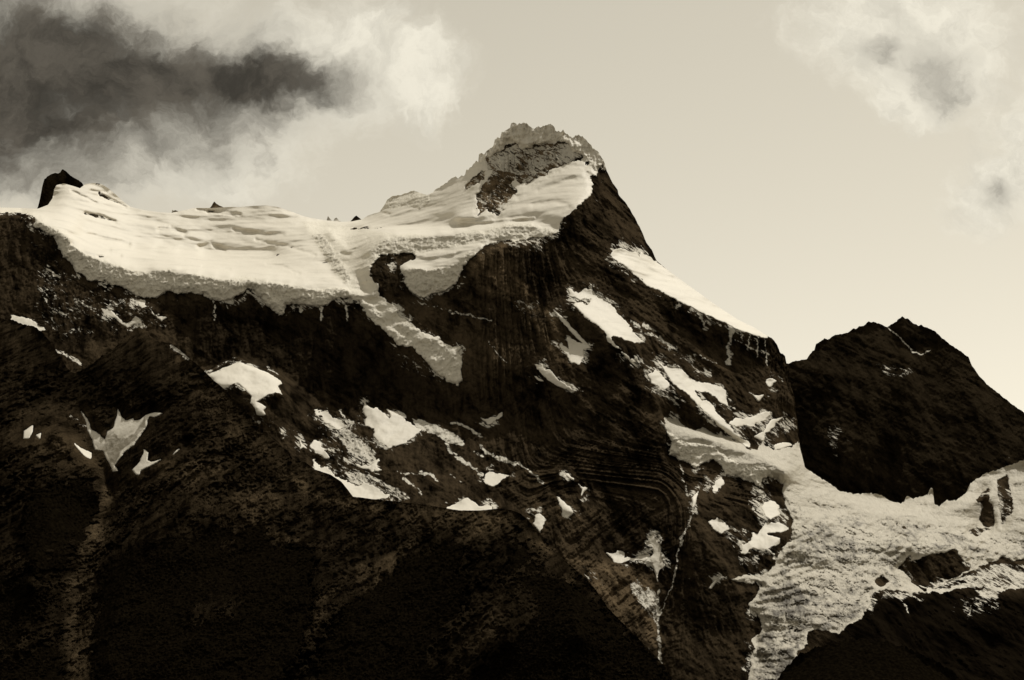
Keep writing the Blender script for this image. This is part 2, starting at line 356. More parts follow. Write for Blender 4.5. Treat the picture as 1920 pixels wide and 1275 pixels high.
C_A = [
 [(-200,384,8900),(40,390,8950),(99,371,8950),(120,344,9000),(180,343,9150),(245,388,9260),(400,390,9390),(500,385,9390),(600,410,9420),(680,411,9480),(720,385,9320),(776,357,9250),(818,355,9080),(872,327,8980),(898,288,8950),(960,230,8910),(1060,250,8870),(1120,281,8740),(1158,355,8640),(1190,408,8580),(1232,490,8480),(1301,542,8270),(1345,574,8180),(1414,614,8030),(1440,630,7970),(1472,668,7960),(1490,745,7850),(1500,838,7720),(1576,921,7480),(1690,944,7600),(1870,881,7750),(2080,850,7750)],
 [(-200,398,8550),(56,403,8360),(87,421,8310),(118,436,8280),(150,468,8230),(197,488,8200),(260,509,8180),(316,503,8190),(366,513,8160),(440,523,8140),(503,526,8140),(551,535,8120),(604,542,8110),(651,541,8100),(668,556,8050)],
 [(-200,425,8400),(56,430,8300),(107,454,8255),(134,488,8215),(165,524,8170),(209,534,8150),(272,559,8130),(310,548,8145),(372,552,8110),(440,564,8090),(466,542,8115),(503,575,8080),(525,592,8070),(566,572,8080),(623,562,8070),(660,560,8055)],
 [(150,428,8640),(250,458,8820),(400,472,9060),(510,474,9010)],
 [(-200,720,7500),(60,700,7600),(200,680,7720),(330,700,7820),(380,690,7840),(452,666,7870),(540,706,7850),(600,752,7830),(700,750,7830),(860,780,7740),(1000,790,7500)],
 [(-200,1000,6700),(300,900,7200),(660,950,6950),(850,965,6850),(1020,1015,6750)],
 [(389,703,7480),(430,688,7560),(452,681,7590),(501,701,7520),(531,719,7480)],
 [(405,720,7420),(440,722,7400),(472,743,7340),(528,740,7380)],[(440,740,7380),(478,765,7280),(500,780,7260)],
 [(575,425,9150),(600,470,8750),(625,510,8400),(655,540,8150)],[(620,440,8900),(660,500,8380),(690,550,8100)],
 [(673,566,8030),(698,604,7960),(732,632,7900),(789,664,7840),(843,717,7760),(860,722,7750)],
 [(693,500,8170),(708,532,8060),(733,570,7985),(790,621,7900),(862,651,7830)],[(700,580,8015),(760,625,7925),(830,670,7835)],
 [(680,425,9050),(780,426,8800),(900,421,8500),(1000,413,8300),(1048,424,8180)],
 [(690,470,8350),(720,445,8380),(760,438,8380),(800,441,8340),(880,431,8300),(905,433,8260),(960,419,8235),(1000,419,8215),(1045,432,8160)],
 [(700,492,8230),(720,476,8290),(765,474,8280),(830,463,8260),(905,453,8195),(980,450,8160),(1034,442,8140)],
 [(755,503,8090),(800,506,8080),(850,496,8080),(868,480,8090),(902,461,8120)],
 [(765,540,8060),(784,557,8040),(830,547,8040),(865,520,8050),(892,480,8080)],
 [(708,520,8070),(750,600,7950),(850,640,7850),(950,640,7780),(1040,620,7700)],
 [(880,345,8790),(905,339,8780),(970,345,8720),(1010,330,8700),(1065,302,8710),(1105,318,8620)],
 [(860,410,8500),(930,408,8430),(1000,396,8330),(1050,405,8190),(1085,385,8230),(1108,365,8350)],
 [(871,345,8900),(913,294,8860),(990,290,8840),(1060,268,8800),(1100,290,8750)],
 [(1118,332,8560),(1108,365,8350),(1082,392,8215),(1047,440,8120),(1010,451,8110),(955,457,8070),(900,490,8040)],
 [(1130,450,8180),(1151,480,8110)],[(1060,520,7960),(1000,600,7780)],[(1040,583,7770),(1100,645,7640)],[(1047,640,7680),(1090,650,7640)],[(1085,684,7500),(1000,684,7600),(1075,732,7390)],
 [(1151,488,8070),(1182,509,8030),(1213,536,7980),(1251,553,7930),(1310,583,7860),(1345,599,7820),(1414,627,7790),(1441,636,7850)],
 [(1250,600,7880),(1350,660,7790),(1440,700,7780),(1485,760,7700)],
 [(1085,541,7930),(1141,567,7870),(1175,600,7750),(1207,644,7600)],[(1070,571,7740),(1119,610,7620),(1154,642,7500),(1169,662,7460)],
 [(1231,671,7640),(1311,714,7600),(1362,729,7600)],[(1240,722,7480),(1300,760,7400),(1345,794,7350),(1390,822,7330)],
 [(1100,700,7490),(1200,724,7430),(1238,782,7320),(1248,850,7200)],
 [(1100,850,7200),(1150,950,7010),(1200,1000,6860),(1225,1080,6700),(1236,1150,6550),(1238,1250,6350),(1238,1340,6250)],
 [(1298,936,6880),(1310,1000,6720),(1350,1060,6560),(1400,1140,6400),(1420,1200,6300),(1430,1340,5700)],
 [(1250,806,7300),(1300,812,7290),(1350,826,7260),(1400,842,7230),(1440,862,7190),(1475,890,7130)],
 [(1255,852,7240),(1290,868,7210),(1325,864,7200),(1360,892,7150),(1388,896,7140),(1424,906,7110)],
 [(1250,780,7470),(1300,803,7420),(1346,817,7400),(1400,838,7370),(1435,838,7420),(1470,850,7450)],
 [(1530,912,7350),(1480,960,7000)],[(1600,962,7200),(1750,965,7350),(1860,930,7500)],[(1600,1020,6930),(1750,1005,7080),(1860,1020,7180)],
 [(1490,1080,6600),(1620,1100,6620)],[(1440,1150,6350),(1570,1165,6330)],[(1410,1218,6150),(1510,1215,6150)],
 [(1700,1043,6900),(1790,1027,6960),(1818,1054,6960)],[(1684,1068,6850),(1720,1098,6800),(1800,1085,6830)],
 [(1640,1112,6520),(1740,1118,6600),(1860,1105,6750),(2080,1080,6900)],[(1590,1178,6220),(1750,1200,6250),(1880,1200,6300),(2080,1200,6300)],
 [(-200,1340,6000),(1200,1340,6000),(1400,1340,5650),(2080,1340,5500)],
 [(684,762,7690),(740,776,7670),(800,792,7660)],[(685,800,7570),(725,840,7420),(790,812,7560)],[(870,830,7560),(890,780,7640)],[(587,770,7740),(645,800,7640)],[(590,862,7420),(660,905,7200),(720,930,7060)],
 [(911,889,7240),(955,889,7230)],[(925,910,7120),(840,952,6980)],[(901,782,7640),(942,776,7640)],[(999,960,6900),(1024,970,6880)],[(1044,932,6960),(1072,960,6860)],[(1090,912,7020),(1060,885,7080)],
 [(1138,1037,6850),(1215,1040,6800)],[(1172,1060,6780),(1219,1049,6750)],
 [(1329,978,6820),(1376,960,6850),(1438,981,6860),(1470,985,6860)],[(1340,1000,6740),(1391,1040,6640),(1432,1033,6660),(1464,1009,6700)],
 [(1222,768,7360),(1170,760,7380)],[(960,800,7500),(980,860,7260)],
 [(100,560,8000),(60,590,7950),(190,600,7980),(280,580,8000)],[(330,560,8095),(340,620,8000)],[(1842,910,7690),(1842,985,7420),(1866,979,7430)],
]
DA = Depth(C_A, -200, 2090, 200, 1345)
A = Sheet(SKY_A, -180, 2080, 1.42, 1330, 770,
    [(-200,0),(690,0.2),(715,1.2),(810,1.5),(830,3.2),(880,4.2),(1130,3.8),(1140,2.2),(1232,1.6),(1245,0.4),(1400,0.4),(1445,1.0),(1470,4.0),(1500,4.0),(1650,3.6),(1700,2.6),(2080,3.0)], 3.3)
UA, VA = A.U, A.V

# outlines of snow and ice, traced as seen from the camera
LOWER = [(40,398),(56,403),(68,410),(62,427),(74,430),(100,443),(107,454),(118,480),(134,488),(142,507),(165,524),(181,525),(197,524),(209,534),(231,537),(247,548),(272,559),(291,560),(310,546),(319,546),(332,551),(354,548),(372,551),(394,560),(419,563),(434,563),(447,554),(457,546),(466,538),(475,544),(491,560),(503,574),(525,590),(535,585),(535,570),(547,570),(566,570),(588,574),(613,573),(623,565),(638,556),(663,559),(673,566),(682,579),(698,604),(714,610),(732,632),(745,645),(776,651),(787,664),(805,682),(812,694),(827,705),(843,717),(860,722),(865,711),(862,692),(868,679),(860,664),(862,651),(849,651),(837,646),(818,631),(790,621),(780,615),(765,601),(746,592),(746,579),(733,570),(711,554),(708,532),(693,519),(693,504),(699,493),(708,485),(711,479),(724,475),(752,475),(765,474),(780,477),(780,485),(758,494),(749,504),(757,516),(762,535),(774,548),(784,557),(799,555),(815,549),(831,546),(846,538),(859,527),(865,507),(878,488),(893,475),(906,461),(922,456),(937,451),(954,450),(962,454),(981,450),(1009,444),(1034,441),(1047,433),(1052,415),(1064,405),(1080,393),(1082,386),(1099,374),(1108,365),(1111,353),(1108,336),(1103,328),(1118,331),(1120,311),(1129,306),(1136,318)]
ICEFIELD = [(-190,395)] + LOWER + [(1142,316),(1142,200),(-190,200)]
H_ROCKS = [
 [(480/4.249+800,294),(927,288),(941,282),(955,268),(968,270),(979,280),(995,276),(1012,271),(1030,272),(1049,266),(1066,268),(1073,285),(1094,290),(1090,300),(1071,304),(1049,313),(1024,325),(1007,332),(993,344),(974,345),(966,335),(960,345),(969,355),(968,366),(962,365),(955,374),(941,395),(933,407),(927,402),(918,401),(911,393),(904,400),(899,405),(898,395),(893,386),(894,365),(904,351),(911,339),(925,320),(915,322)],
 [(871,358),(873,348),(894,325),(913,318),(906,339),(882,351)],
 [(1094,300),(1108,306),(1100,312)],
]
CAP_H = [(722,386),(728,376),(737,370),(750,368),(765,363),(776,359),(790,364),(803,368),(806,376),(790,390),(770,386),(750,384),(735,390)]
RIDGE_SNOW = [(1143,480),(1154,465),(1163,464),(1176,470),(1190,472),(1200,480),(1202,472),(1216,481),(1232,491),(1248,503),(1262,505),(1273,515),(1301,535),(1345,566),(1383,590),(1414,606),(1437,626),(1439,633),(1425,631),(1408,627),(1389,621),(1376,614),(1361,605),(1345,599),(1329,592),(1310,583),(1298,577),(1276,567),(1251,553),(1226,541),(1213,536),(1198,522),(1182,509),(1163,495),(1151,487)]
LOWGLAC = [(1244,782),(1256,782),(1275,791),(1285,800),(1304,808),(1316,801),(1332,808),(1346,819),(1351,813),(1376,825),(1404,840),(1420,843),(1426,835),(1432,824),(1435,835),(1451,844),(1473,841),(1495,830),(1510,838),(1530,860),(1600,900),(1700,900),(1760,900),(1810,900),(1850,870),(2080,830),(2080,1052),(1900,1050),(1880,1045),(1857,1054),(1824,1069),(1797,1083),(1767,1094),(1740,1108),(1734,1111),(1708,1113),(1687,1107),(1663,1106),(1648,1107),(1633,1116),(1632,1128),(1627,1143),(1612,1161),(1588,1173),(1574,1188),(1559,1185),(1526,1180),(1515,1185),(1512,1209),(1493,1221),(1496,1345),(1398,1345),(1406,1240),(1413,1215),(1408,1203),(1422,1191),(1430,1176),(1429,1161),(1416,1149),(1405,1137),(1407,1125),(1422,1113),(1427,1095),(1416,1092),(1380,1091),(1369,1084),(1395,1079),(1425,1081),(1437,1072),(1446,1066),(1454,1051),(1469,1027),(1478,1018),(1486,1012),(1486,1000),(1483,988),(1490,975),(1481,964),(1475,949),(1469,932),(1469,914),(1460,899),(1439,894),(1429,896),(1424,912),(1415,906),(1404,901),(1388,895),(1376,893),(1360,891),(1357,876),(1341,862),(1325,863),(1304,876),(1288,866),(1269,860),(1256,851),(1255,841),(1260,832),(1256,819),(1250,807)]
H_LOW = [
 [(1854,914),(1857,920),(1854,940),(1863,949),(1866,979),(1864,990),(1842,987),(1836,973),(1842,946),(1827,940),(1839,926)],
 [(1815,997),(1830,990),(1843,990),(1858,993),(1842,998),(1830,1007),(1819,1003)],
 [(1684,1066),(1693,1057),(1696,1045),(1708,1040),(1709,1051),(1734,1043),(1749,1036),(1770,1036),(1794,1027),(1800,1042),(1808,1053),(1818,1055),(1819,1069),(1797,1082),(1767,1094),(1752,1100),(1740,1109),(1734,1111),(1718,1100),(1702,1081)],
 [(1638,1092),(1648,1081),(1654,1075),(1660,1084),(1667,1092),(1654,1101),(1642,1097)],
 [(1870,900),(1890,890),(1900,960),(1880,985),(1872,950)],
]
LIP = [(40,392),(56,398),(71,408),(87,421),(106,427),(118,435),(131,444),(134,457),(150,468),(165,478),(197,488),(234,501),(260,509),(285,510),(302,505),(316,502),(322,506),(341,516),(366,513),(385,516),(416,524),(431,523),(447,516),(463,519),(478,521),(503,526),(519,530),(551,535),(582,541),(604,542),(632,538),(651,541),(663,553)]
CLIFF1 = LIP + [p for p in LOWER if p[0] <= 664][::-1] + [(0, 440), (0, 396)]
CLIFF2 = [(690,500),(690,470),(712,450),(740,440),(770,436),(800,441),(840,445),(880,431),(905,433),(930,424),(960,419),(985,417),(1010,424),(1045,432),(1034,443),(1009,446),(981,451),(962,455),(940,448),(920,447),(900,452),(860,462),(820,468),(790,474),(765,476),(752,477),(724,477),(711,481),(706,487),(699,495)]
CLIFF3 = [(754,505),(775,502),(800,506),(830,500),(850,496),(865,482),(880,470),(895,474),(878,490),(866,508),(860,529),(846,540),(831,548),(815,551),(799,557),(784,559),(772,549),(760,536)]
CLIFF4 = [(1249,808),(1262,815),(1280,826),(1310,832),(1340,838),(1352,850),(1372,862),(1392,872),(1420,868),(1440,880),(1452,895),(1439,896),(1426,914),(1404,902),(1376,894),(1358,893),(1355,876),(1341,864),(1325,865),(1304,878),(1288,868),(1267,861),(1254,851),(1258,832)]
TONGUE = [(565,415),(600,415),(650,424),(700,432),(740,438),(712,450),(690,470),(697,492),(691,505),(692,521),(706,534),(709,556),(733,573),(760,600),(800,622),(870,645),(875,730),(840,722),(780,665),(730,640),(700,612),(680,582),(665,560),(655,542),(625,505),(600,470),(580,440)]
TONGUE_ICE = [(668,556),(690,565),(705,575),(725,600),(760,608),(800,628),(845,650),(870,650),(870,725),(843,720),(800,684),(785,664),(745,647),(715,613),(695,605),(680,580)]
SEAM = [(588,438),(598,455),(610,480),(625,505),(650,530),(660,522),(645,498),(628,480),(618,455),(602,440)]
SUMMIT = [(815,362),(830,347),(840,200),(1150,200),(1150,350),(1109,366),(1080,394),(1052,412),(1052,420),(1000,412),(930,410),(880,414),(850,416),(840,395)]
CROWN = [(893,306),(893,200),(1150,200),(1142,325),(1118,318),(1100,302),(1092,288),(1072,280),(1066,266),(1049,262),(1012,268),(990,276),(970,268),(950,262),(938,280),(915,292)]
KNOLL = [(716,392),(722,350),(812,350),(808,372),(790,392),(760,386),(735,392)]
SHELF = [(640,416),(716,390),(740,392),(800,392),(850,416),(1000,412),(1060,416),(1060,445),(900,480),(860,560),(760,560),(740,480),(690,500),(700,432),(650,424)]

def patch(label, poly, **k): return dict(label=label, poly=poly, **k)
PATCHES = [
 patch('domed snow cap on the rounded knob below the dark cliff, behind the front ridge', [(389,701),(410,695),(430,686),(441,682),(452,679),(473,688),(501,699),(521,710),(531,718),(522,724),(528,740),(516,737),(501,740),(485,750),(479,755),(493,760),(499,763),(493,769),(498,777),(490,779),(483,777),(478,765),(470,755),(472,743),(460,729),(443,718),(430,722),(417,732),(405,720)], w=1.6, rough=1.2, crest=1),
 patch('tiny ragged snow scrap just under the domed snow cap', [(485,786),(493,790),(490,797),(480,790)], w=3, rough=3),
 patch('largest bright snow patch in the middle of the rocky bench, notched at its top', [(684,755),(691,762),(700,766),(706,763),(713,768),(722,778),(730,785),(736,780),(725,769),(744,773),(761,785),(781,802),(790,806),(781,816),(761,830),(747,834),(728,842),(722,835),(708,830),(702,821),(701,804),(685,799),(684,788),(689,783),(680,772)], w=1.8, rough=1.8, dirt=0.05),
 patch('blocky snow patch on the bench between streaked slabs, above the front ridge', [(911,889),(922,885),(943,889),(956,891),(943,898),(939,906),(925,912),(911,907),(907,905)], w=2, rough=2),
 patch('triangular white snow patch peeking over the flat crest of the front ridge', [(838,951),(843,950),(863,940),(870,935),(876,933),(886,940),(900,950),(908,949),(914,945),(922,951),(922,968),(836,968)], w=1.2, rough=1.0),
 patch('small snow patch tucked right behind the right shoulder of the front ridge', [(999,960),(1004,965),(1014,964),(1024,972),(1018,985),(1013,998),(1004,988),(1000,982),(1003,971)], w=2, rough=2),
 patch('teardrop snow patch hanging right of the front ridge shoulder, pointed at the top', [(1044,932),(1049,934),(1061,946),(1072,957),(1075,960),(1063,971),(1054,968),(1051,951)], w=1.6, rough=1.6),
 patch('short curved snow strip alone on the dark wall, above the streaked slabs', [(901,782),(911,788),(922,783),(942,775),(936,785),(917,795),(905,788)], w=2, rough=1.8),
 patch('forked speck of snow on the dark folded rock right of centre', [(1084,908),(1093,914),(1103,914),(1095,921),(1090,930),(1092,918)], w=1.2, rough=1.0),
 patch('thin snow sliver lying above the forked speck on folded rock', [(1058,885),(1067,890),(1078,900),(1072,899),(1061,891)], w=1.5, rough=1.5),
 patch('slanting snow patch left of the speckled slabs, above the long crescent of snow', [(587,827),(597,827),(603,836),(608,843),(618,858),(611,861),(596,853),(588,848),(582,837)], w=2, rough=2),
 patch('long crescent of snow curving along behind the front ridge', [(590,863),(596,872),(613,875),(621,886),(636,896),(656,905),(668,912),(684,905),(699,911),(719,922),(731,929),(711,936),(676,938),(650,938),(625,915),(605,895),(588,882)], w=2.4, rough=2.6),
 patch('upper left snow scrap at the top of the speckled slabs', [(587,771),(600,770),(611,770),(618,778),(628,786),(644,791),(650,800),(634,804),(622,798),(611,791),(600,781)], w=5, rough=3),
 patch('small upright snow sliver on the rocky rib right of the domed cap', [(523,801),(530,806),(533,813),(528,811)], w=1.5, rough=1),
 patch('star-shaped fleck of snow between the rib and the slanting patch', [(561,822),(567,833),(576,842),(567,838),(562,842),(563,834)], w=1.5, rough=1),
 patch('fan-shaped snow patch right of the speckled slabs, frayed along its top', [(669,868),(684,872),(694,871),(703,866),(711,863),(706,872),(712,880),(700,884),(690,880),(678,876)], w=4, rough=3),
 patch('large V of dirty snow filling the gully on the left, grey in its middle', [(222,768),(228,781),(235,790),(250,784),(250,788),(263,787),(276,778),(288,774),(304,775),(294,781),(280,780),(274,798),(263,816),(249,835),(232,849),(221,863),(215,874),(221,883),(212,883),(207,871),(198,855),(195,846),(178,842),(173,823),(164,807),(161,790),(153,770),(164,787),(170,804),(187,815),(198,826),(201,809),(212,804),(219,784)], w=1.5, rough=1.2, lay='B', dirtpoly=[(198,812),(214,806),(222,820),(235,822),(250,812),(272,782),(272,800),(250,828),(226,848),(216,870),(206,868),(200,850),(195,838)]),
 patch('Y-shaped snow patch right of the big dirty V', [(271,842),(277,849),(276,863),(283,867),(301,862),(290,868),(277,876),(266,880),(260,890),(255,890),(249,881),(263,866),(269,852)], w=1.4, rough=1, lay='B'),
 patch('wedge of snow left of the big dirty V, under a dark slab', [(140,832),(153,842),(171,849),(170,859),(159,855),(147,843)], w=1.3, rough=1, lay='B'),
 patch('tiny snow fleck right of the Y-shaped patch', [(336,842),(325,852),(331,845)], w=1.5, rough=0.6, lay='B'),
 patch('small oval snow patch at the far left edge beside its twin', [(46,809),(61,798),(61,809),(53,821),(44,822)], w=1.4, rough=0.8, lay='B'),
 patch('small square snow patch right of the oval one at the far left edge', [(68,816),(77,812),(75,823)], w=1.5, rough=0.8, lay='B'),
 patch('snow strip on the left edge, lying between jagged black rocks', [(20,590),(54,598),(68,607),(84,614),(87,620),(78,620),(71,629),(57,615),(20,605)], w=1.5, rough=1.2, crest=0),
 patch('V-shaped snow band on a ledge under the left end of the ice cliff', [(191,578),(209,584),(228,601),(238,606),(256,593),(261,595),(264,607),(252,606),(241,614),(228,609),(213,595),(194,590)], w=1.8, rough=1.8),
 patch('little snow block just under the ice cliff, above the V-shaped band', [(256,563),(272,563),(271,573),(277,576),(266,579),(260,571)], w=1.4, rough=1.2),
 patch('narrow snow ramp under the ice cliff right of the little snow block', [(278,576),(285,583),(291,589),(300,593),(313,595),(303,601),(288,589)], w=1.6, rough=1.5),
 patch('broad slanting snow slope under the summit face, cut by rocks at its upper left', [(1066,542),(1075,546),(1085,549),(1097,541),(1113,544),(1125,558),(1141,567),(1154,583),(1166,596),(1188,621),(1207,644),(1188,643),(1169,636),(1154,630),(1144,633),(1156,645),(1166,655),(1151,649),(1138,640),(1132,621),(1119,608),(1100,599),(1088,583),(1075,571),(1088,567),(1104,571),(1110,560),(1085,561),(1067,555)], w=2, rough=2.2, inset=1),
 patch('pointed snow patch below the slanting slope, under a thin white couloir', [(1063,633),(1078,640),(1100,647),(1107,651),(1093,655),(1094,671),(1086,683),(1072,680),(1063,668),(1047,643),(1056,646),(1066,654)], w=1.8, rough=1.5),
 patch('thin white couloir running down to the pointed snow patch', [(1037,581),(1050,592),(1062,602),(1080,622),(1101,645),(1096,646),(1072,624),(1053,602)], w=1.5, rough=1),
 patch('long snow streak left of the folded black buttress, fraying to a tail', [(1000,682),(1016,683),(1022,696),(1031,693),(1047,712),(1062,722),(1075,732),(1056,727),(1031,715),(1016,702)], w=1.6, rough=1.6),
 patch('short snow dash under the long fraying streak', [(1002,704),(1019,715),(1009,713)], w=1.5, rough=0.8),
 patch('broken snow dashes below the slanting slope', [(1166,660),(1176,668),(1194,680),(1184,680),(1172,670)], w=2.5, rough=1.8),
 patch('snow slope running down as a thin couloir from the ledges to the lower glacier', [(1231,671),(1245,687),(1273,688),(1282,696),(1295,709),(1311,716),(1339,721),(1362,731),(1361,746),(1365,762),(1352,754),(1345,748),(1329,736),(1303,734),(1312,746),(1335,757),(1343,774),(1366,795),(1390,820),(1404,829),(1405,838),(1391,832),(1369,816),(1344,794),(1319,769),(1294,744),(1275,728),(1258,714),(1245,695)], w=1.8, rough=1.8, inset=1),
 patch('tattered snow scrap on the left of the couloir top', [(1216,702),(1232,697),(1245,706),(1256,722),(1240,732),(1224,718)], w=4, rough=3),
 patch('curved snow ledge under the col, right of the couloir', [(1363,793),(1385,783),(1404,785),(1429,774),(1442,771),(1445,777),(1432,788),(1416,794),(1416,802),(1395,797),(1379,800)], w=1.8, rough=2),
 patch('hooked snow strip linking the curved ledge to the glacier', [(1410,819),(1432,808),(1438,797),(1451,785),(1473,780),(1457,789),(1448,804),(1435,812),(1433,826),(1424,826)], w=2, rough=2),
 patch('flat snow ledge against the foot of the right-hand peak', [(1449,835),(1465,831),(1482,829),(1487,833),(1467,840),(1454,843)], w=1.5, rough=1.4),
 patch('bird-shaped snow fleck on the dark wall under the col', [(1405,735),(1414,741),(1423,743),(1433,740),(1423,752)], w=1.3, rough=1),
 patch('small snow tuft on the wall above the bird-shaped fleck', [(1436,712),(1445,708),(1455,715),(1445,727),(1438,722)], w=2.5, rough=2),
 patch('snow strip clinging under the hanging ice at the left head of the rock island', [(1335,907),(1354,895),(1357,907),(1344,923),(1335,923)], w=3, rough=2.5),
 patch('snow patch on the left shoulder of the rock island beside the glacier', [(1329,978),(1347,970),(1357,979),(1376,992),(1363,995),(1351,1001),(1338,992)], w=2, rough=2),
 patch('large stepped snow patch in the middle of the rock island beside the glacier', [(1391,1020),(1410,1015),(1409,1001),(1420,1000),(1438,981),(1451,982),(1460,979),(1470,985),(1480,990),(1467,998),(1450,998),(1438,1001),(1438,1006),(1464,1009),(1460,1020),(1446,1026),(1432,1033),(1410,1029),(1395,1039),(1388,1040)], w=2, rough=2.2),
 patch('frayed snow patch near the top of the rock island beside the glacier', [(1432,942),(1451,942),(1460,948),(1457,967),(1446,974),(1436,970),(1428,955)], w=5, rough=3),
 patch('upright snow tongue in the deep gully right of centre', [(1219,1004),(1226,1003),(1234,1018),(1240,1035),(1241,1049),(1248,1061),(1237,1069),(1233,1078),(1234,1090),(1230,1075),(1223,1058),(1219,1049),(1226,1038),(1224,1024),(1217,1018)], w=1.4, rough=1.2, dirt=0.12),
 patch('snow bar reaching left from the upright gully tongue', [(1138,1037),(1155,1038),(1158,1032),(1171,1035),(1172,1044),(1192,1047),(1209,1038),(1220,1041),(1209,1051),(1181,1051),(1164,1058),(1150,1054),(1147,1047)], w=1.5, rough=1.5, dirt=0.08),
 patch('small snow drop in the gully below the upright tongue', [(1236,1103),(1239,1109),(1233,1116),(1232,1110)], w=1.2, rough=0.8),
 patch('lone almond-shaped snow sliver on the dark buttress left of the glacier', [(1329,1103),(1336,1094),(1344,1086),(1343,1091),(1333,1104)], w=1.0, rough=0.6),
 patch('narrow snow runnel at the head of the waterfall gully', [(1298,934),(1306,924),(1312,918),(1308,930),(1304,940),(1301,956),(1298,952)], w=1.4, rough=1),
]
# thin powder lying on rock: (strength, softness px, shape) ; 3rd item True = stroke with width
DUST = [
 (0.62, 14, [(600,775),(640,790),(668,815),(700,842),(715,870),(705,885),(660,860),(640,830),(610,800)]),
 (0.60, 12, [(640,800),(690,840),(706,850),(690,862),(655,845)]),
 (0.55, 14, [(640,880),(690,885),(740,910),(770,935),(740,945),(690,930),(650,905)]),
 (0.42, 20, [(585,760),(680,790),(700,830),(720,900),(790,940),(720,950),(620,890),(600,830)]),
 (0.70, 6, [(770,784),(800,790),(843,807),(872,826),(868,836),(840,832),(810,812),(786,808)]),
 (0.36, 30, [(60,440),(110,470),(150,530),(300,570),(330,600),(300,620),(180,640),(60,640)]),
 (0.30, 20, [(1040,560),(1070,580),(1120,640),(1060,640),(1010,600)]),
 (0.34, 18, [(700,480),(775,480),(755,520),(720,560),(708,530)]),
 (0.50, 8, [(728,490),(745,492),(742,515),(728,512)]),
 (0.42, 20, [(960,560),(1010,560),(1030,590),(990,610)]),
 (0.38, 18, [(960,455),(1030,450),(1020,475),(980,480)]),
 (0.42, 14, [(735,655),(790,665),(830,705),(800,710),(750,690)]),
 (0.45, 16, [(1200,690),(1240,690),(1270,730),(1300,770),(1260,760),(1220,720)]),
 (0.40, 18, [(1180,600),(1270,640),(1340,690),(1300,690),(1210,640)]),
 (0.45, 12, [(1290,680),(1340,690),(1335,712),(1300,712)]),
 (0.46, 16, [(1440,785),(1490,780),(1500,800),(1460,825),(1430,840)]),
 (0.50, 12, [(1320,885),(1360,900),(1345,930),(1318,925)]),
 (0.50, 14, [(1410,900),(1450,930),(1480,970),(1470,1000),(1430,1000),(1400,940)]),
 (0.45, 14, [(1340,975),(1400,990),(1440,1010),(1400,1050),(1370,1020),(1340,1000)]),
 (0.48, 10, [(1380,1030),(1430,1040),(1420,1070),(1385,1060)]),
 (0.52, 14, [(1190,1085),(1232,1110),(1236,1180),(1215,1160),(1180,1100)]),
 (0.42, 20, [(1070,1050),(1120,1060),(1140,1100),(1100,1090)]),
 (0.55, 8, [(1060,530),(1080,545),(1110,556),(1090,570),(1062,556)]),
 (0.54, 10, [(1655,1110),(1700,1108),(1728,1112),(1690,1125),(1650,1125)]),
 (0.40, 16, [(1780,1120),(1880,1110),(1880,1200),(1800,1210),(1780,1160)]),
 (0.56, 8, [(1820,1074),(1870,1056),(1990,1060),(1990,1104),(1860,1100),(1780,1103)]),
 (0.62, 10, [(1830,1108),(1872,1100),(1872,1125),(1845,1122)]),
 (0.55, 8, [(1848,1180),(1868,1160),(1866,1190),(1850,1200)]),
 (0.40, 20, [(480,770),(520,790),(510,810),(480,795)]),
 (0.56, 4, [(913,294),(941,282),(968,270),(979,280),(1030,272),(1066,268),(1094,290),(1071,304),(1049,313),(1024,325),(993,330),(960,326),(925,318)]),
 (0.40, 4, [(893,386),(904,351),(925,320),(960,330),(1000,330),(993,344),(974,345),(969,366),(933,407),(898,405)]),
 (0.45, 4, [(865,360),(873,345),(915,315),(906,340),(882,352)]),
]
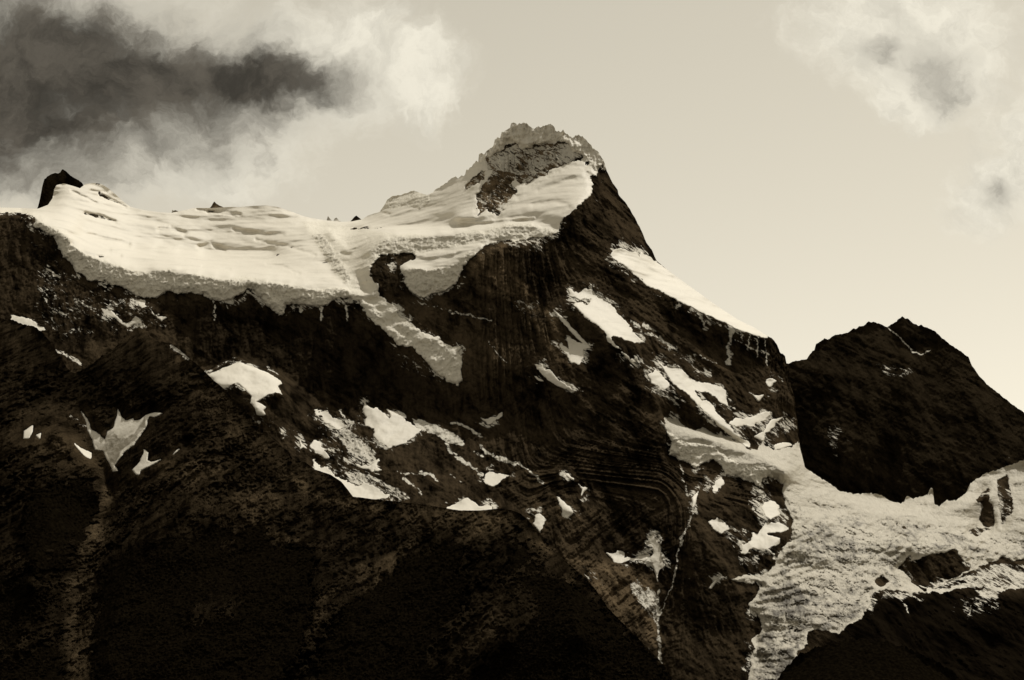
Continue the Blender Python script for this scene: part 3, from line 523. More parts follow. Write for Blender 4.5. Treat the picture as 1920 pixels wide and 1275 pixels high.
STROKES = [   # strength, width, line
 (0.80, 6, [(835,822),(842,845),(858,858),(872,866),(890,878),(905,890)]),
 (0.80, 5, [(848,792),(870,798),(893,812),(905,820)]),
 (0.80, 6, [(902,836),(912,850),(930,858),(945,862),(962,872),(975,868)]),
 (0.72, 5, [(890,848),(905,855)]),(0.75, 4, [(746,882),(760,888),(775,890),(790,887),(806,888),(820,902)]),
 (0.78, 4, [(756,895),(775,912),(790,926)]),(0.7, 4, [(845,890),(868,902)]),
 (0.80, 4, [(978,872),(995,885),(1018,908)]),
 (0.80, 4, [(640,770),(652,795),(662,790),(655,815)]),
 (0.72, 7, [(1186,602),(1204,624)]),(0.74, 5, [(1207,608),(1229,621)]),(0.78, 6, [(1210,624),(1235,633),(1268,655)]),(0.7, 3, [(1301,662),(1354,687)]),
 (0.80, 7, [(1371,612),(1368,640),(1368,668),(1366,682)]),(0.76, 6, [(1308,584),(1318,600),(1324,617)]),
 (0.75, 3, [(1390,622),(1392,650)]),(0.75, 3, [(1404,628),(1404,655)]),(0.75, 3, [(1418,632),(1420,668)]),(0.72, 3, [(1434,636),(1438,690)]),(0.72, 3, [(1380,640),(1440,665)]),
 (0.80, 4, [(1300,956),(1290,985),(1278,1010),(1268,1050)]),(0.74, 3, [(1266,1060),(1262,1090),(1250,1120),(1240,1148)]),
 (0.80, 6, [(1231,1120),(1236,1150),(1234,1180),(1238,1225),(1238,1290)]),
 (0.74, 4, [(1276,872),(1284,905),(1288,930)]),
 (0.70, 4, [(1750,1170),(1735,1205)]),(0.7, 3, [(1750,1170),(1764,1205)]),(0.68, 3, [(1684,1115),(1700,1140),(1708,1165)]),
 (0.72, 4, [(1060,598),(1030,588)]),(0.7,4,[(782,566),(850,585),(920,600)]),(0.70, 3, [(915,640),(935,665),(955,680)]),
 (0.8, 3, [(648,575),(652,600)]),(0.78,6,[(562,572),(564,582)]),(0.8,6,[(604,575),(602,598)]),(0.74,4,[(400,562),(402,600)]),
 (0.75, 5, [(90,505),(110,520)]),(0.75,5,[(140,560),(175,580),(190,600)]),(0.7, 4, [(97,580),(150,600)]),
 (0.72, 6, [(100,655),(140,675),(150,680)]),
 (0.75, 3, [(1665,615),(1690,635),(1712,660),(1726,665),(1745,656)]),
 (0.7,3,[(1820,1135),(1812,1180)]),(1.05,5,[(1742,1109),(1770,1107),(1800,1098),(1832,1095),(1868,1104),(1920,1100)]),(1.0,5,[(1765,1094),(1800,1085),(1822,1083)]),
 (0.66,3,[(935,385),(958,345)]),(0.66,3,[(905,380),(932,350)]),(0.66,3,[(935,350),(955,372)]),(0.66,3,[(915,372),(928,388)]),(0.66,3,[(900,395),(925,360),(950,330)]),
]
TONES = [ # multiplier, softness, polygon : stone and scree tones, plus painted sunlight and shade
 (2.6, 12, [(1065,1045),(1130,1055),(1180,1062),(1215,1080),(1232,1120),(1234,1215),(1190,1195),(1140,1130)]),
 (2.8, 8, [(905,462),(955,455),(970,520),(1010,580),(1000,600),(950,560),(900,540),(880,500)]),  # sunlit brown face, its light painted as a paler tone
 (2.3, 5, [(965,520),(985,530),(1020,570),(1050,600),(1030,600),(1000,570)]),  # lit edge of the same face, painted paler
 (2.0, 10, [(990,600),(1040,600),(1060,640),(1080,690),(1050,680),(1010,640)]),  # sunlit slope below it, light put into the tone
 (3.4, 4, [(893,386),(904,351),(913,294),(968,270),(1066,268),(1094,290),(1049,313),(993,344),(969,366),(933,407),(898,405)]),  # summit rock paled, sunlit dust and haze painted in
 (3.0, 4, [(865,360),(873,345),(915,315),(906,340),(882,352)]),  # same painted paling on the strip to its left
 (1.5, 40, [(760,570),(960,560),(1000,700),(900,720),(800,640)]),
 (0.5, 30, [(330,575),(640,575),(740,660),(820,740),(700,745),(540,700),(380,660)]),  # shade on the wall under the ice cliff, painted in
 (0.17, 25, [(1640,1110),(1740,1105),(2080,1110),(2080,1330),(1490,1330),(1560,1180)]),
 (1.5, 30, [(960,860),(1060,880),(1130,940),(1100,1000),(1000,950)]),
]
print('grid', A.nr, A.nc)
Yb = DA(UA, VA)
X0, Z0 = A.world(Yb)
def fields(X, Y, Z):
    low = 34 * ridged(X / 420, Y / 520, Z / 620, 3) + 22 * fbm(X / 160 + 9, Y / 300, Z / 260, 3)
    flute = ridged(X / 62 + 0.35 * Z / 62, Y / 300, Z / 310, 4, 0.6)
    fine = ridged(X / 26 + 4, Y / 60, Z / 24, 4, 0.62)
    fold = 7 * fbm(X / 34, Y / 900, Z / 34, 3) + 70 * fbm(X / 420 + 3, Y / 900, Z / 420 + 5, 3)
    strat = np.sin((Z * 0.86 - X * 0.5 + fold) * 2 * math.pi / 34.0) * 0.6 + np.sin((Z * 0.86 - X * 0.5 + fold) * 2 * math.pi / 13.0) * 0.4
    return low, flute, fine, strat
low, flute, fine, strat = fields(X0, Yb, Z0)
wn1 = fbm(X0 / 26, Z0 / 26, Yb / 200, 4, 0.62); wn2 = fbm(X0 / 26 + 31, Z0 / 26 + 17, Yb / 200, 4, 0.62)

def local(poly, U, V, m):
    p = np.array(poly); return (U > p[:, 0].min() - m) & (U < p[:, 0].max() + m) & (V > p[:, 1].min() - m) & (V < p[:, 1].max() + m)
def psdf(poly, U, V, w1, w2, rough, m=30):
    out = np.full(U.shape, -99.0); k = local(poly, U, V, m)
    if k.any(): out[k] = sdf(poly, U[k] + rough * 3.0 * w1[k], V[k] + rough * 3.0 * w2[k])
    return out
s_ice = psdf(ICEFIELD, UA, VA, wn1, wn2, 2.2)
for h in H_ROCKS: s_ice = np.minimum(s_ice, -psdf(h, UA, VA, wn1, wn2, 2.6))
s_ridge = psdf(RIDGE_SNOW, UA, VA, wn1, wn2, 1.6)
s_lowg = psdf(LOWGLAC, UA, VA, wn1, wn2, 2.6)
for h in H_LOW: s_lowg = np.minimum(s_lowg, -psdf(h, UA, VA, wn1, wn2, 2.0))
s_c1 = psdf(CLIFF1, UA, VA, wn1, wn2, 1.2); s_c2 = psdf(CLIFF2, UA, VA, wn1, wn2, 1.5); s_c3 = psdf(CLIFF3, UA, VA, wn1, wn2, 1.2); s_c4 = psdf(CLIFF4, UA, VA, wn1, wn2, 2.0)
s_ti = psdf(TONGUE_ICE, UA, VA, wn1, wn2, 2.0); s_seam = psdf(SEAM, UA, VA, wn1, wn2, 2.5)
s_crown = psdf(CROWN, UA, VA, wn1, wn2, 2.0); s_knoll = psdf(KNOLL, UA, VA, wn1, wn2, 1.0)
s_cap = psdf(CAP_H, UA, VA, wn1, wn2, 1.5)
for p in PATCHES:
    if p.get('lay', 'A') == 'A': p['s'] = psdf(p['poly'], UA, VA, wn1, wn2, p['rough'])
bedsnow = np.maximum(np.maximum(s_ice, s_ridge), s_lowg)
cover = smooth(bedsnow, -6, 14)            # under glaciers the bed is smooth
near = smooth(bedsnow, -25, 0)
# rock relief along the line of sight, metres
slabs = smooth(VA, 700, 860) * smooth(UA, 700, 900) * (1 - smooth(UA, 1240, 1330))
hi = 20 * flute + 12 * fine + strat * (1.0 + 3.6 * slabs) * (0.3 + 0.9 * smooth(fbm(X0 / 130, Yb / 300, Z0 / 130 + 9, 3), -0.2, 0.3))
k1 = smooth(UA, 880, 1080) * (1 - smooth(UA, 1430, 1500)) * (1 - smooth(VA, 860, 960)); k2 = smooth(VA, 820, 920) * smooth(UA, 980, 1080) * (1 - smooth(UA, 1230, 1300))
C1 = X0 + 1.15 * k1 * Z0 - 0.9 * k2 * Z0; C2 = Z0 - 0.5 * k1 * X0
wob = 26 * fbm(X0 / 130, Yb / 600, Z0 / 130, 3)
rib = 42 * ridged((C1 + wob) / 150, Yb / 1400, C2 / 560, 4, 0.55) + 26 * ridged((C1 - wob) / 58 + 9, Yb / 1000, C2 / 240, 4, 0.6)
rib -= rib.mean(); hi -= hi.mean()
base = Yb + low * (1 - 0.85 * cover)
allp = bedsnow.copy()
sink = 30 * smooth(bedsnow, -0.5, 4)
for p in PATCHES:
    if 's' in p: sink = np.maximum(sink, 26 * smooth(p['s'], -0.4 * p['w'], p['w'] * 1.6 + 1.5)); allp = np.maximum(allp, p['s'])
dust = np.zeros(UA.shape); tone = np.ones(UA.shape)
def paint_dust(U, V, w1, w2):
    d = np.zeros(U.shape)
    for st, sf, poly in DUST:
        k = local(poly, U, V, sf + 8)
        d[k] = np.maximum(d[k], st * smooth(sdf(poly, U[k] + 5 * w1[k], V[k] + 5 * w2[k]), -sf, sf * 0.6))
    for st, wd, ln in STROKES:
        k = local(ln, U, V, wd + 10)
        d[k] = np.maximum(d[k], 0.76 * st * (1 - smooth(sdist(ln, U[k] + 8 * w1[k], V[k] + 8 * w2[k]), wd * 0.1, wd * 1.5)))
    return d
dust = paint_dust(UA, VA, wn1, wn2)
dust = np.maximum(dust, 0.34 * smooth(allp, -24, -2) * smooth(fbm(X0 / 90, Yb / 500, Z0 / 90 + 4, 3), -0.22, 0.25) + 0.19)      # a little powder on every ledge, more beside the snow
dust *= 1 - 0.9 * smooth(VA, 1140, 1200) * (UA > 1420)
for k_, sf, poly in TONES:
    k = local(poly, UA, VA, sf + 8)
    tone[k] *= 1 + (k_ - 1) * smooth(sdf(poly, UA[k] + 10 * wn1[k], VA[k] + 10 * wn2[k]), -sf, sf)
Yr = base + rib * (1 - smooth(allp, -30, -4)) + hi * (1 - 0.35 * smooth(allp, 0, 8)) + sink
X, Y, Z = to_xyz(UA, VA, Yr)
Xb, Ybk, Zb = add_back(X, Y, Z)
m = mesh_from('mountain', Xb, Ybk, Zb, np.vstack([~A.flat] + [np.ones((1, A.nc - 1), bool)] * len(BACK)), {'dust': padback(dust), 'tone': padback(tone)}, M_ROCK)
tag(m, kind='structure')

# ---- snow and ice lying on the massif: its own surface over the rock bed
gentle = 52 * fbm(X0 / 260, Yb / 420, Z0 / 70 + 2, 3) + 12 * fbm(X0 / 90 + 5, Yb / 200, Z0 / 42, 3)
serac = -4 * smooth(1 - 2 * np.abs(perlin(X0 / 30 + wn1, Yb / 900, Z0 / 44 + wn2)), 0.84, 0.97) + 17 * ridged(X0 / 38, Yb / 320, Z0 / 40, 5, 0.64) + 6 * np.abs(fbm(X0 / 17, Yb / 60, Z0 / 20, 3))
crack = smooth(1 - 2 * np.abs(perlin(X0 / 48 + 0.8 * wn1 + Z0 / 150, Yb / 2000, Z0 / 26 + 0.8 * wn2 + X0 / 130)), 0.86, 0.97)
flow = np.hypot((UA - 1330) * 0.9, (VA - 830) * 1.25)
crev = 7.0 * np.sin(flow * 2 * math.pi / 17 + 5 * fbm(X0 / 150, Yb / 2000, Z0 / 100, 4)) * smooth(fbm(X0 / 110, Yb / 2000, Z0 / 90 + 6, 3), -0.2, 0.3) - 9 * crack + 13 * ridged(X0 / 34 + 1.5 * wn1, Yb / 900, Z0 / 30 + 1.5 * wn2, 5, 0.68) + 22 * fbm(X0 / 120, Yb / 900, Z0 / 90, 4)
flt = 36 * ridged(X0 / 40, Yb / 500, Z0 / 130, 4, 0.62) + 12 * fine
w_cliff = np.maximum.reduce([smooth(s_c1, -1.5, 3), smooth(s_c2, -2, 3), smooth(s_c3, -1.5, 3), smooth(s_c4, -2, 3), 0.9 * smooth(s_ti, -4, 5)])
w_seam = smooth(s_seam, -5, 3); w_crown = smooth(s_crown, -4, 4); w_kn = smooth(s_cap, -2, 2)
w_summit = smooth(psdf(SUMMIT, UA, VA, wn1, wn2, 1), -6, 10)
def scarp(U, V, items):
    """small steps and hollows in the snow: (line, width px, metres)"""
    o = np.zeros(U.shape)
    for ln, wd, am in items:
        k = local(ln, U, V, wd * 3)
        o[k] += am * np.exp(-(sdist(ln, U[k] + 2.5 * wn1[k], V[k] + 2.5 * wn2[k]) / wd)**2)
    return o
SC = scarp(UA, VA, [([(120,436),(150,441),(175,440),(200,448),(240,458)], 5, 70), ([(185,482),(205,478),(225,480)], 4, 50), ([(150,452),(190,465),(205,468)], 4, 40),
 ([(160,400),(190,405),(215,415)], 3, 45),([(135,358),(160,370),(180,380)], 2.5, 40),([(185,362),(210,375),(235,388)], 2.5, 60),([(170,357),(200,360)],2.5,40),
 ([(300,430),(320,428),(345,438)], 5, 60),([(375,462),(395,456),(420,468)], 5, 60),([(390,398),(420,396),(450,402)], 3, 60),([(370,392),(400,398),(440,404)],2.5,50),
 ([(440,430),(490,438),(530,440)], 4, 50),([(480,450),(540,462),(590,478)], 3.5, 45),([(620,430),(650,432),(690,426)],3,60),
 ([(640,458),(650,466),(665,460),(680,448)], 6, -50),([(640,475),(655,478)],4,50),([(850,420),(950,412),(1000,408)],3,-40),
 ([(500,495),(530,500),(560,512)],3,30),([(380,500),(430,505)],3,35),([(700,405),(715,398),(730,402)],3,40),
 ([(775,478),(800,482),(850,476)],4,-40),([(1000,385),(1040,378),(1065,385)],5,30),([(1010,358),(1040,345),(1075,335)],5,30),
 ([(1250,530),(1275,536),(1300,552)],2.5,25),([(1262,522),(1280,548),(1300,560)],2,20)])
SC *= 0.38
Ys = base + gentle * (1 - 0.5 * w_summit) * (1 - 0.7 * w_cliff) * cover + SC * (1 - w_cliff)
Ys = Ys - serac * w_cliff - 1.2 * serac * w_seam - flt * w_crown - 0.8 * serac * w_kn - 3 + 6 * w_summit * fbm(X0 / 60, Yb / 90, Z0 / 50, 3)
lowreg = smooth(s_lowg, 0, 12)
rgh = np.clip(smooth(VA - 0.12 * (UA - 1500), 905, 985) * smooth(UA, 1440, 1490) + smooth(VA, 1060, 1100), 0, 1) * lowreg
smoothband = smooth(sdf([(1560,930),(1650,935),(1760,955),(1860,900),(1950,870),(1950,1000),(1850,1010),(1780,985),(1700,975),(1640,960)], UA, VA), -12, 12)
rgh *= 1 - 0.8 * smoothband
Ys = Ys - crev * rgh - 0.35 * crev * lowreg * (1 - rgh)
def snow_obj(name, s, w, mat, keepmask, parent=None, dirt=None, surf=None, margin=5.0):
    Yq = (Ys if surf is None else surf) + 30 * smooth(-s, 0.0, w + 1.5)
    Xq, Yq, Zq = to_xyz(UA, VA, Yq)
    Xq, Yq, Zq = add_back(Xq, Yq, Zq)
    sf = 0.25 * (s[:-1, :-1] + s[1:, 1:] + s[:-1, 1:] + s[1:, :-1])
    kf = (sf > -margin) & keepmask
    kb = np.vstack([kf & ~A.flat] + [kf[-1:]] * len(BACK))
    d = np.zeros(UA.shape) if dirt is None else dirt
    return mesh_from(name, Xq, Yq, Zq, kb, {'dirt': padback(d)}, mat, parent)
def face(a): return 0.25 * (a[:-1, :-1] + a[1:, 1:] + a[:-1, 1:] + a[1:, :-1])
fU, fV = face(UA), face(VA)
def inp(poly): 
    k = local(poly, fU, fV, 2); o = np.zeros(fU.shape, bool); o[k] = sdf(poly, fU[k], fV[k]) > 0; return o
f_c1 = face(s_c1) > 0; f_c2 = face(s_c2) > 0; f_c3 = face(s_c3) > 0; f_c4 = face(s_c4) > 0
f_sum = inp(SUMMIT); f_ton = inp(TONGUE) & ~f_c2 & ~f_c1; f_kn = inp(KNOLL) & ~f_sum; f_shelf = (inp(SHELF) | f_c2 | f_c3 | (fU > 700)) & ~f_sum & ~f_ton & ~f_kn
f_plat = ~(f_sum | f_ton | f_kn | f_shelf)
f_cr = inp(CROWN) & f_sum
grey_g = 0.14 * w_cliff + 0.45 * w_seam + 0.0 * w_crown + 0.3 * w_kn  # greyer on the ice cliffs, the seam and the frosted cap
def root(name, u, v, Yd):
    o = bpy.data.objects.new(name, None); COL.objects.link(o); x, y, z = to_xyz(np.array([float(u)]), np.array([float(v)]), np.array([float(Yd)]))
    o.location = (float(x[0]), float(y[0]), float(z[0])); o.empty_display_size = 50; return o
g = root('glacier', 380, 555, 8110)
snow_obj('snow_surface', s_ice, 1.5, M_SNOW, f_plat & ~f_c1, g, grey_g)
tag(g, 'broad smooth snow plateau of a glacier filling the upper left skyline', 'glacier')
snow_obj('ice_cliff', s_ice, 1.5, M_ICE, f_plat & f_c1, g, grey_g)
g = snow_obj('glacier', s_ice, 1.5, M_ICE, f_ton, dirt=grey_g)
tag(g, 'narrow broken glacier tongue spilling down the gap in the dark cliff', 'glacier')
g = root('glacier', 800, 556, 8060)
snow_obj('snow_surface', s_ice, 1.5, M_SNOW, f_shelf & ~f_c2 & ~f_c3, g, grey_g)
tag(g, 'stepped shelf glacier under the summit with two hanging ice cliffs', 'glacier')
snow_obj('ice_cliff', s_ice, 1.5, M_ICE, f_shelf & f_c2, g, grey_g); snow_obj('ice_cliff', s_ice, 1.5, M_ICE, f_shelf & f_c3 & ~f_c2, g, grey_g)
g = root('snowfield', 960, 415, 8350)
snow_obj('snow_surface', s_ice, 1.5, M_SNOW, f_sum & ~f_cr, g, grey_g)
tag(g, 'summit snow slope wrapped round brown rock, topped by a frosted fluted crown', 'snowfield')
snow_obj('rime_crown', s_ice, 1.5, M_SNOW, f_cr, g, grey_g)
g = snow_obj('snow_knoll', s_ice, 1.5, M_ICE, f_kn, dirt=grey_g)
tag(g, 'small frosted hump on the skyline just left of the summit', 'snow hump')
g = snow_obj('snowfield', s_ridge, 1.2, M_SNOW, fU > 0)
tag(g, 'bright snow slope along the long ridge falling right from the summit', 'snowfield')
dl = 0.05 + 0.30 * rgh * (0.4 + 1.3 * smooth(fbm(X0 / 120, Yb / 900, Z0 / 90 + 3, 4), -0.25, 0.3)) + 0.35 * smooth(VA, 1040, 1200) * smooth(UA, 1420, 1500)
g = root('glacier', 1460, 1215, 6150)
snow_obj('ice_surface', s_lowg, 1.8, M_CREV, ~f_c4, g, dl)
tag(g, 'wide crevassed glacier flowing down the lower right below the black peak', 'glacier')
snow_obj('ice_cliff', s_lowg, 1.8, M_ICE, f_c4, g, dl)
tiltless = base + 11 * fbm(X0 / 46, Yb / 400, Z0 / 40, 4) - 2
for p in PATCHES:
    if 's' not in p: continue
    dd = np.full(UA.shape, p.get('dirt', 0.0))
    o = snow_obj('snow_patch', p['s'], p['w'], M_SNOW, fU > -1e9, dirt=dd, surf=tiltless)
    tag(o, p['label'], 'snow patch', 'snow patches on the rock faces')

# ================================================================== generic smaller land sheets
def land(name, curves, sky, u0, u1, du, vbot, nr, rough, seed, mat, amp=1.0, dustf=None, tonef=None, drop=0.75, ext=None, shear=0.0, zs=1.0):
    v0 = min(p[1] for p in sky) - 30
    D = Depth(curves, u0 - 10, u1 + 10, v0, vbot + 10)
    Sh = Sheet(sky, u0, u1, du, vbot, nr, rough, seed)
    Yq = D(Sh.U, Sh.V); Xq, Zq = Sh.world(Yq)
    lo, fl, fi, st = fields(Xq - shear * Zq, Yq, Zq * zs)
    w1 = fbm(Xq / 20, Zq / 20, Yq / 150, 4, 0.62); w2 = fbm(Xq / 20 + 31, Zq / 20 + 17, Yq / 150, 4, 0.62)
    Sh.w1, Sh.w2, Sh.base, Sh.fine = w1, w2, Yq + amp * lo, fi
    Sh.hi = amp * (11 * fl + 7 * fi + 2 * st)
    Sh.sink = np.zeros(Yq.shape)
    Sh.hi -= Sh.hi.mean()
    if ext: ext(Sh)
    Yq = Sh.base + Sh.hi + Sh.sink
    d = dustf(Sh) if dustf else np.zeros(Yq.shape); t = tonef(Sh) if tonef else np.ones(Yq.shape)
    Xb, Yk, Zb = add_back(*to_xyz(Sh.U, Sh.V, Yq), drop)
    o = mesh_from(name, Xb, Yk, Zb, np.vstack([~Sh.flat] + [np.ones((1, Sh.nc - 1), bool)] * len(BACK)), {'dust': padback(d), 'tone': padback(t)}, mat)
    return o, Sh

# ---- black peak on the right
SKY_R = [(1385,720),(1440,700),(1470,684),(1490,677),(1512,674),(1520,662),(1528,655),(1530,645),(1543,637),(1546,634),(1552,637),(1565,628),(1590,624),(1600,615),(1605,617),(1612,611),(1618,612),(1628,603),(1640,604),(1655,609),(1663,614),(1675,606),(1681,603),(1683,598),(1688,596),(1692,592),(1697,597),(1703,597),(1712,606),(1722,611),(1727,608),(1731,611),(1740,615),(1753,621),(1765,632),(1780,645),(1800,658),(1816,670),(1822,685),(1835,703),(1850,720),(1867,733),(1900,760),(1960,800),(2080,860)]
C_R = [[(1385,715,8500),(1490,677,8500),(1600,617,8750),(1663,614,8800),(1692,592,8750),(1816,670,8650),(1867,733,8560),(1960,800,8450),(2080,860,8350)],
 [(1385,960,8050),(1500,960,8000),(1700,960,8020),(1900,960,7980),(2090,960,7950)],[(1663,620,8760),(1725,668,8620),(1760,800,8350)],
 [(1560,700,8420),(1590,850,8100)],[(1693,600,8700),(1700,720,8380),(1680,880,8090)],[(1830,760,8350),(1800,900,8080)]]
def ext_r(S):
    g = 46 * ridged(S.X / 190 - S.Z / 420, S.base / 900, S.Z / 520, 5, 0.58) + 18 * ridged((S.Z * 0.8 + S.X * 0.5) / 60, S.base / 900, (S.X - S.Z) / 300, 3, 0.6)
    S.hi += g - g.mean()
def dust_r(S):
    d = 0.135 + 0.16 * smooth(fbm(S.U / 60, S.V / 60, 0 * S.U + 2, 3), 0.05, 0.5) 
    for st, sf, poly in [(0.42, 20, [(1640,680),(1700,680),(1720,700),(1690,720),(1650,700)]), (0.42, 25, [(1540,790),(1590,790),(1570,860),(1545,830)]), (0.38, 20, [(1460,770),(1500,780),(1495,830),(1465,820)])]:
        k = local(poly, S.U, S.V, sf + 8); d[k] = np.maximum(d[k], st * smooth(sdf(poly, S.U[k], S.V[k]), -sf, sf * 0.6))
    for st, wd, ln in STROKES:
        k = local(ln, S.U, S.V, wd + 10)
        if k.any() and ln[0][0] == 1665: d[k] = np.maximum(d[k], 0.62 * (1 - smooth(sdist(ln, S.U[k] + 4 * S.w1[k], S.V[k] + 4 * S.w2[k]), wd * 0.25, wd)))
    return d
o, _ = land('mountain', C_R, SKY_R, 1385, 2080, 1.45, 985, 270, [(1385,1.8),(2080,1.8)], 8.1, M_PEAK, 0.9, dust_r, ext=ext_r)
tag(o, kind='structure')

# ---- front ridge with its forest, scree and snow
SKY_B = [(-200,560),(20,600),(45,608),(57,611),(70,614),(80,625),(95,640),(110,664),(125,690),(140,700),(160,690),(190,668),(212,655),(234,634),(246,624),(262,612),(272,622),(285,637),(302,642),(318,642),(335,655),(355,672),(372,685),(390,703),(415,725),(440,750),(462,770),(480,792),(500,815),(520,832),(540,845),(548,860),(575,868),(590,880),(620,890),(640,903),(652,918),(662,931),(700,936),(760,942),(820,950),(860,957),(900,957),(940,953),(960,957),(975,962),(990,975),(1010,998),(1030,1020),(1040,1035),(1070,1060),(1100,1085),(1120,1110),(1140,1140),(1165,1165),(1190,1190),(1215,1215),(1240,1242),(1300,1325)]
C_B = [[(-200,560,6100),(57,611,6050),(140,700,5900),(262,612,6050),(318,642,5950),(390,703,5800),(500,815,5600),(590,878,5500),(662,931,5350),(760,942,5300),(860,957,5200),(960,957,5100),(1040,1035,4980),(1140,1140,4820),(1300,1325,4600)],
 [(-200,1335,4500),(600,1335,4450),(1300,1335,4500)],
 [(262,620,6000),(320,760,5650),(400,860,5430),(300,960,5200),(230,1100,4900),(200,1250,4600)],
 [(120,780,5680),(180,860,5560),(205,920,5480),(190,1000,5280),(150,1100,5050),(140,1210,4800)],
 [(60,812,5480),(110,815,5450),(150,845,5430),(185,890,5400),(180,930,5330)],[(60,830,5430),(90,960,5120),(60,1100,4800)],
 [(590,890,5450),(620,930,5360)],[(575,905,5440),(480,980,5230),(430,1080,5000)],
 [(950,960,5090),(965,1050,4860),(950,1200,4560)],[(780,980,5220),(720,1080,4960),(650,1200,4680)],
 [(1000,1000,5020),(1060,1100,4800),(1090,1200,4600)]]
FOREST = [[(340,1000),(400,985),(440,1000),(490,985),(498,1010),(510,1025),(530,1025),(560,1025),(590,1035),(585,1080),(590,1120),(575,1180),(560,1240),(500,1300),(180,1300),(175,1220),(180,1130),(200,1060),(260,1020),(300,1040)],
 [(640,1150),(690,1120),(720,1080),(770,1045),(860,1020),(870,1040),(850,1070),(880,1090),(870,1130),(840,1180),(830,1300),(590,1300),(600,1230)],
 [(960,1020),(990,1030),(1010,1070),(1060,1090),(1110,1130),(1150,1170),(1190,1200),(1240,1260),(1290,1330),(900,1330),(900,1230),(930,1180),(950,1100)],
 [(60,930),(110,900),(170,910),(185,950),(150,1010),(120,1060),(60,1080),(40,1000)],[(-200,1090),(40,1080),(90,1130),(110,1190),(110,1330),(-200,1330)]]
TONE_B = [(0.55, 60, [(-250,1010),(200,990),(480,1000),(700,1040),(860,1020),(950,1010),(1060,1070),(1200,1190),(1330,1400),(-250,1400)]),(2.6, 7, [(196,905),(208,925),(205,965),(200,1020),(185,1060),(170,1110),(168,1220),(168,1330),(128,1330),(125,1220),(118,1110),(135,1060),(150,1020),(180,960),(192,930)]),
 (2.4, 8, [(540,880),(570,895),(600,925),(660,935),(720,945),(700,965),(620,945),(560,920)]),(1.9, 14, [(700,950),(860,960),(960,960),(960,985),(900,1010),(820,1000),(740,975)]),
 (3.0, 5, [(495,985),(520,1000),(560,1010),(550,1020),(530,1024),(515,1028),(500,1010)]),(2.6, 6, [(660,1060),(690,1060),(740,1035),(770,1020),(760,1040),(720,1080),(690,1120),(680,1110),(670,1085)]),
 (2.6, 5, [(590,1130),(615,1110),(640,1090),(650,1080),(630,1115),(605,1135)]),(2.6, 5, [(580,1170),(605,1140),(612,1145),(590,1180),(575,1200)]),(2.2, 6, [(690,1150),(720,1110),(745,1085),(735,1110),(705,1160)]),
 (2.3, 10, [(900,985),(940,965),(930,985),(900,1000),(880,1010)]),(2.2, 5, [(985,1005),(1020,1015),(1040,1040),(1010,1030)]),(2.5, 5, [(1050,1080),(1080,1082),(1070,1095),(1050,1092)]),
 (1.9, 8, [(925,1130),(945,1110),(940,1200),(900,1215),(870,1220)]),(1.9, 14, [(430,930),(500,910),(540,960),(470,990)]),(1.6, 20, [(320,660),(350,690),(430,780),(520,860),(560,900),(520,890),(430,820),(360,740)]),
 (2.2, 8, [(320,648),(340,662),(355,680),(335,675)]),(1.7, 20, [(60,812),(150,830),(190,880),(160,870),(100,830),(60,860)]),(2.0, 10, [(280,860),(400,870),(440,890),(380,905),(300,900)]),
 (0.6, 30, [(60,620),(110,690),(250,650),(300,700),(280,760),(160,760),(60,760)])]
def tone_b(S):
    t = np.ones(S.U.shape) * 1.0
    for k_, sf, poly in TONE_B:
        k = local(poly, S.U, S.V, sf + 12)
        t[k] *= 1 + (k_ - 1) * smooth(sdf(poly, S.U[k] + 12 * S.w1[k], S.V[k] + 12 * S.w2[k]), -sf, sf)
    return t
def dust_b(S):
    d = np.full(S.U.shape, 0.02)
    for st, wd, ln in [(0.72, 7, [(105,650),(125,668),(142,682)]), (0.6, 10, [(322,650),(340,660),(352,672)]), (0.5, 8, [(130,780),(160,800)])]:
        k = local(ln, S.U, S.V, wd + 10); d[k] = np.maximum(d[k], st * (1 - smooth(sdist(ln, S.U[k] + 5 * S.w1[k], S.V[k] + 5 * S.w2[k]), wd * 0.2, wd)))
    return d
def ext_b(S):
    S.fs = [psdf(f, S.U, S.V, S.w1, S.w2, 11.0, 60) for f in FOREST]
    fo = np.maximum.reduce(S.fs); S.fo = fo
    calm = smooth(S.V, 860, 960)
    S.hi *= 1.25 - 0.45 * calm
    gx, gz, gy = S.X / 95 + S.Z / 150, S.Z / 420, S.base / 900
    gl = 60 * fbm(S.X / 330 - S.Z / 420, S.base / 1500, S.Z / 900, 3) + 52 * ridged(S.X / 150 - S.Z / 190 + 0.6 * S.w1, gy, gz, 4, 0.55) * smooth(S.V, 640, 760) + 10 * ridged(S.X / 30 - S.Z / 44, S.base / 300, S.Z / 90, 3, 0.6)
    gl -= gl.mean(); nr_ = np.full(S.U.shape, -99.0)
    for p in PATCHES:
        if p.get('lay') == 'B': nr_ = np.maximum(nr_, psdf(p['poly'], S.U, S.V, S.w1, S.w2, 1.0, 40))
    S.hi = (S.hi + gl) * (1 - 0.85 * smooth(nr_, -26, -2))
    for p in PATCHES:
        if p.get('lay') == 'B':
            p['sb'] = psdf(p['poly'], S.U, S.V, S.w1, S.w2, p['rough'])
            S.sink = np.maximum(S.sink, 20 * smooth(p['sb'], -p['w'] - 1.5, p['w']))
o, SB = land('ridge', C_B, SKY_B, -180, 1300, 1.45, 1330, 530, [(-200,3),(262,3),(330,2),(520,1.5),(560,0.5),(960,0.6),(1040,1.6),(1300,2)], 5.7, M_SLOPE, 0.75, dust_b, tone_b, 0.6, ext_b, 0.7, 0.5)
tag(o, kind='structure')
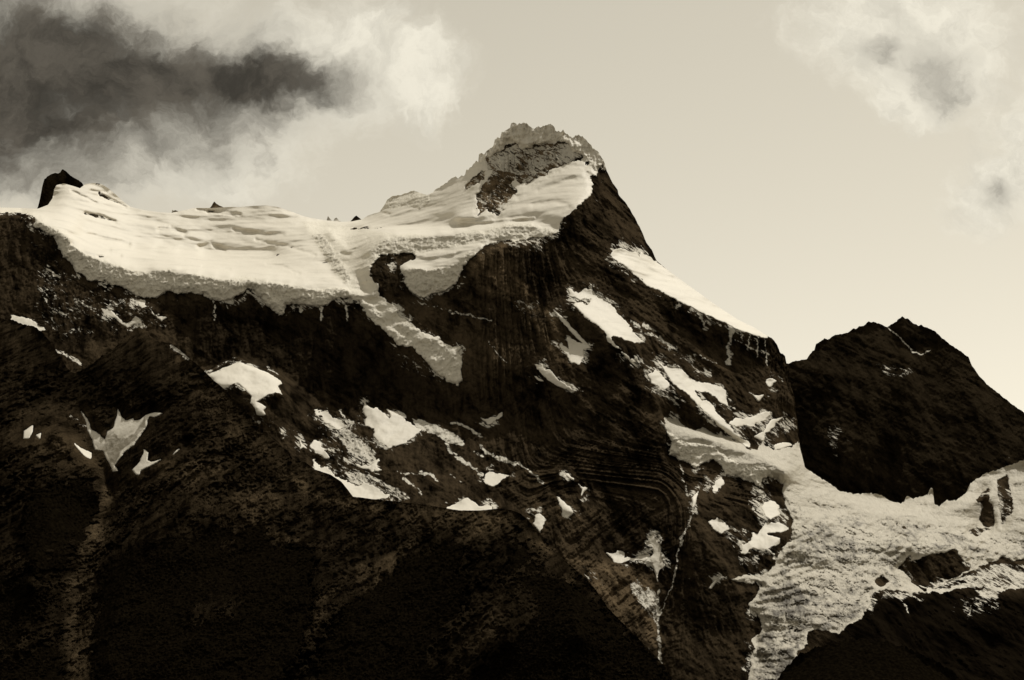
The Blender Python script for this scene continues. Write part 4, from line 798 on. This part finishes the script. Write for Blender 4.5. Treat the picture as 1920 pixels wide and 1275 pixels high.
def sub_b(name, s, Yq, w, mat, attrs, margin=5.0):
    Yq = Yq + 18 * smooth(-s, 0, w + 1.5)
    Xq, Yq, Zq = to_xyz(SB.U, SB.V, Yq)
    return mesh_from(name, Xq, Yq, Zq, (face(s) > -margin) & ~SB.flat, attrs, mat)
for p in PATCHES:
    if p.get('lay') != 'B': continue
    dd = np.full(SB.U.shape, p.get('dirt', 0.0))
    if 'dirtpoly' in p: dd = dd + 0.75 * smooth(psdf(p['dirtpoly'], SB.U, SB.V, SB.w1, SB.w2, 1.5), -3, 3)
    o = sub_b('snow_patch', p['sb'], SB.base + 3 * SB.w1 + 2, p['w'], M_SNOW, {'dirt': dd})
    tag(o, p['label'], 'snow patch', 'snow patches on the rock faces')
XB, YB_, ZB = to_xyz(SB.U, SB.V, SB.base)
canopy = np.abs(fbm(XB / 7.0, YB_ / 9.0, ZB / 6.0, 3, 0.6)) * 14 + 5 * fbm(XB / 60, YB_ / 60, ZB / 50, 2)
o = sub_b('forest', SB.fo, SB.base + 0.35 * SB.hi - 10 - canopy, 1.2, M_FOREST, {})
tag(o, kind='stuff', label='dark dense forest on the lower slopes of the front ridge', cat='forest')

# ---- low black hill at the bottom right
SKY_H = [(1440,1300),(1475,1248),(1500,1226),(1516,1221),(1530,1212),(1541,1213),(1558,1203),(1575,1205),(1590,1197),(1604,1200),(1618,1196),(1640,1203),(1663,1200),(1680,1210),(1698,1212),(1720,1224),(1750,1236),(1790,1262),(1840,1310)]
C_H = [[(1440,1290,5250),(1558,1195,5350),(1663,1194,5350),(1840,1310,5250)],[(1430,1335,5000),(1860,1335,5000)]]
o, _ = land('hill', C_H, SKY_H, 1440, 1840, 1.4, 1330, 100, [(1440,5),(1840,5)], 2.2, M_FOREST, 0.6)
tag(o, kind='structure')

# ---- rock peaks standing on the skyline
def crag(label, sky, bottom, Yf, mat, nr=70, dst=0.1, tn=1.0, du=0.7, amp=0.35, rough=1.0, group=None):
    u0, u1 = sky[0][0], sky[-1][0]
    um = 0.5 * (u0 + u1)
    cv = [[(u, v, Yf + 30 + 0.3 * abs(u - um)) for u, v in sky], [(u0, bottom, Yf - 25), (um, bottom, Yf - 60), (u1, bottom, Yf - 25)]]
    D = Depth(cv, u0 - 10, u1 + 10, min(p[1] for p in sky) - 20, bottom + 10)
    o, _ = land('rock_peak', cv, sky, u0, u1, du, bottom, nr, [(u0, rough), (u1, rough)], u0 * 0.1, mat, amp,
                lambda S: np.full(S.U.shape, dst), lambda S: np.full(S.U.shape, tn), 1.6)
    return tag(o, label, 'rock peak', group)
crag('big black rock peak with a sheer left side on the far left skyline', [(64,402),(71,388),(75,372),(79,350),(83,336),(86,334),(89,331),(95,327),(103,324),(109,325),(113,323),(116,318),(118,317),(124,321),(132,329),(140,334),(148,338),(154,343),(159,352),(164,362),(170,371)], 402, 9120, M_PEAK, 130, 0.12, 1.3, 0.7, 0.7, 0.8)
crag('sharp white rock tooth on the skyline gap, left of a dark pointed one', [(611,418),(614,408),(615,405),(618,409),(624,416),(628,409),(631,408),(636,414),(642,417)], 424, 9750, M_ROCK, 24, 0.66, 3.0, 0.6, 0.2, 0.5, 'small rock teeth on the skyline')
crag('dark pointed rock tooth on the skyline gap left of the frosted hump', [(653,419),(660,412),(665,406),(668,404),(672,407),(677,411),(682,415)], 424, 9700, M_PEAK, 24, 0.25, 1.5, 0.6, 0.2, 0.5, 'small rock teeth on the skyline')
crag('small pointed rock tip poking above the middle of the snow plateau', [(391,392),(396,387),(400,380),(402,378),(406,382),(413,386),(420,389)], 396, 9780, M_ROCK, 24, 0.3, 2.5, 0.6, 0.2, 0.5, 'small rock teeth on the skyline')
crag('tiny frosted rock spike where the snow plateau meets the skyline saddle', [(321,403),(323,393),(325,395),(329,394),(334,396),(338,402)], 406, 9750, M_ROCK, 20, 0.6, 3.0, 0.6, 0.2, 0.4, 'small rock teeth on the skyline')

# ---- valley floor out to the horizon
def floor():
    me = bpy.data.meshes.new('ground'); L = 42000.0
    vs = [(-L, -20000, -74), (L, -20000, -74), (L, L, -74), (-L, L, -74)]
    me.from_pydata(vs, [], [(0, 1, 2, 3)]); me.update(); me.materials.append(M_FOREST)
    o = bpy.data.objects.new('ground', me); COL.objects.link(o); tag(o, kind='structure')
floor()
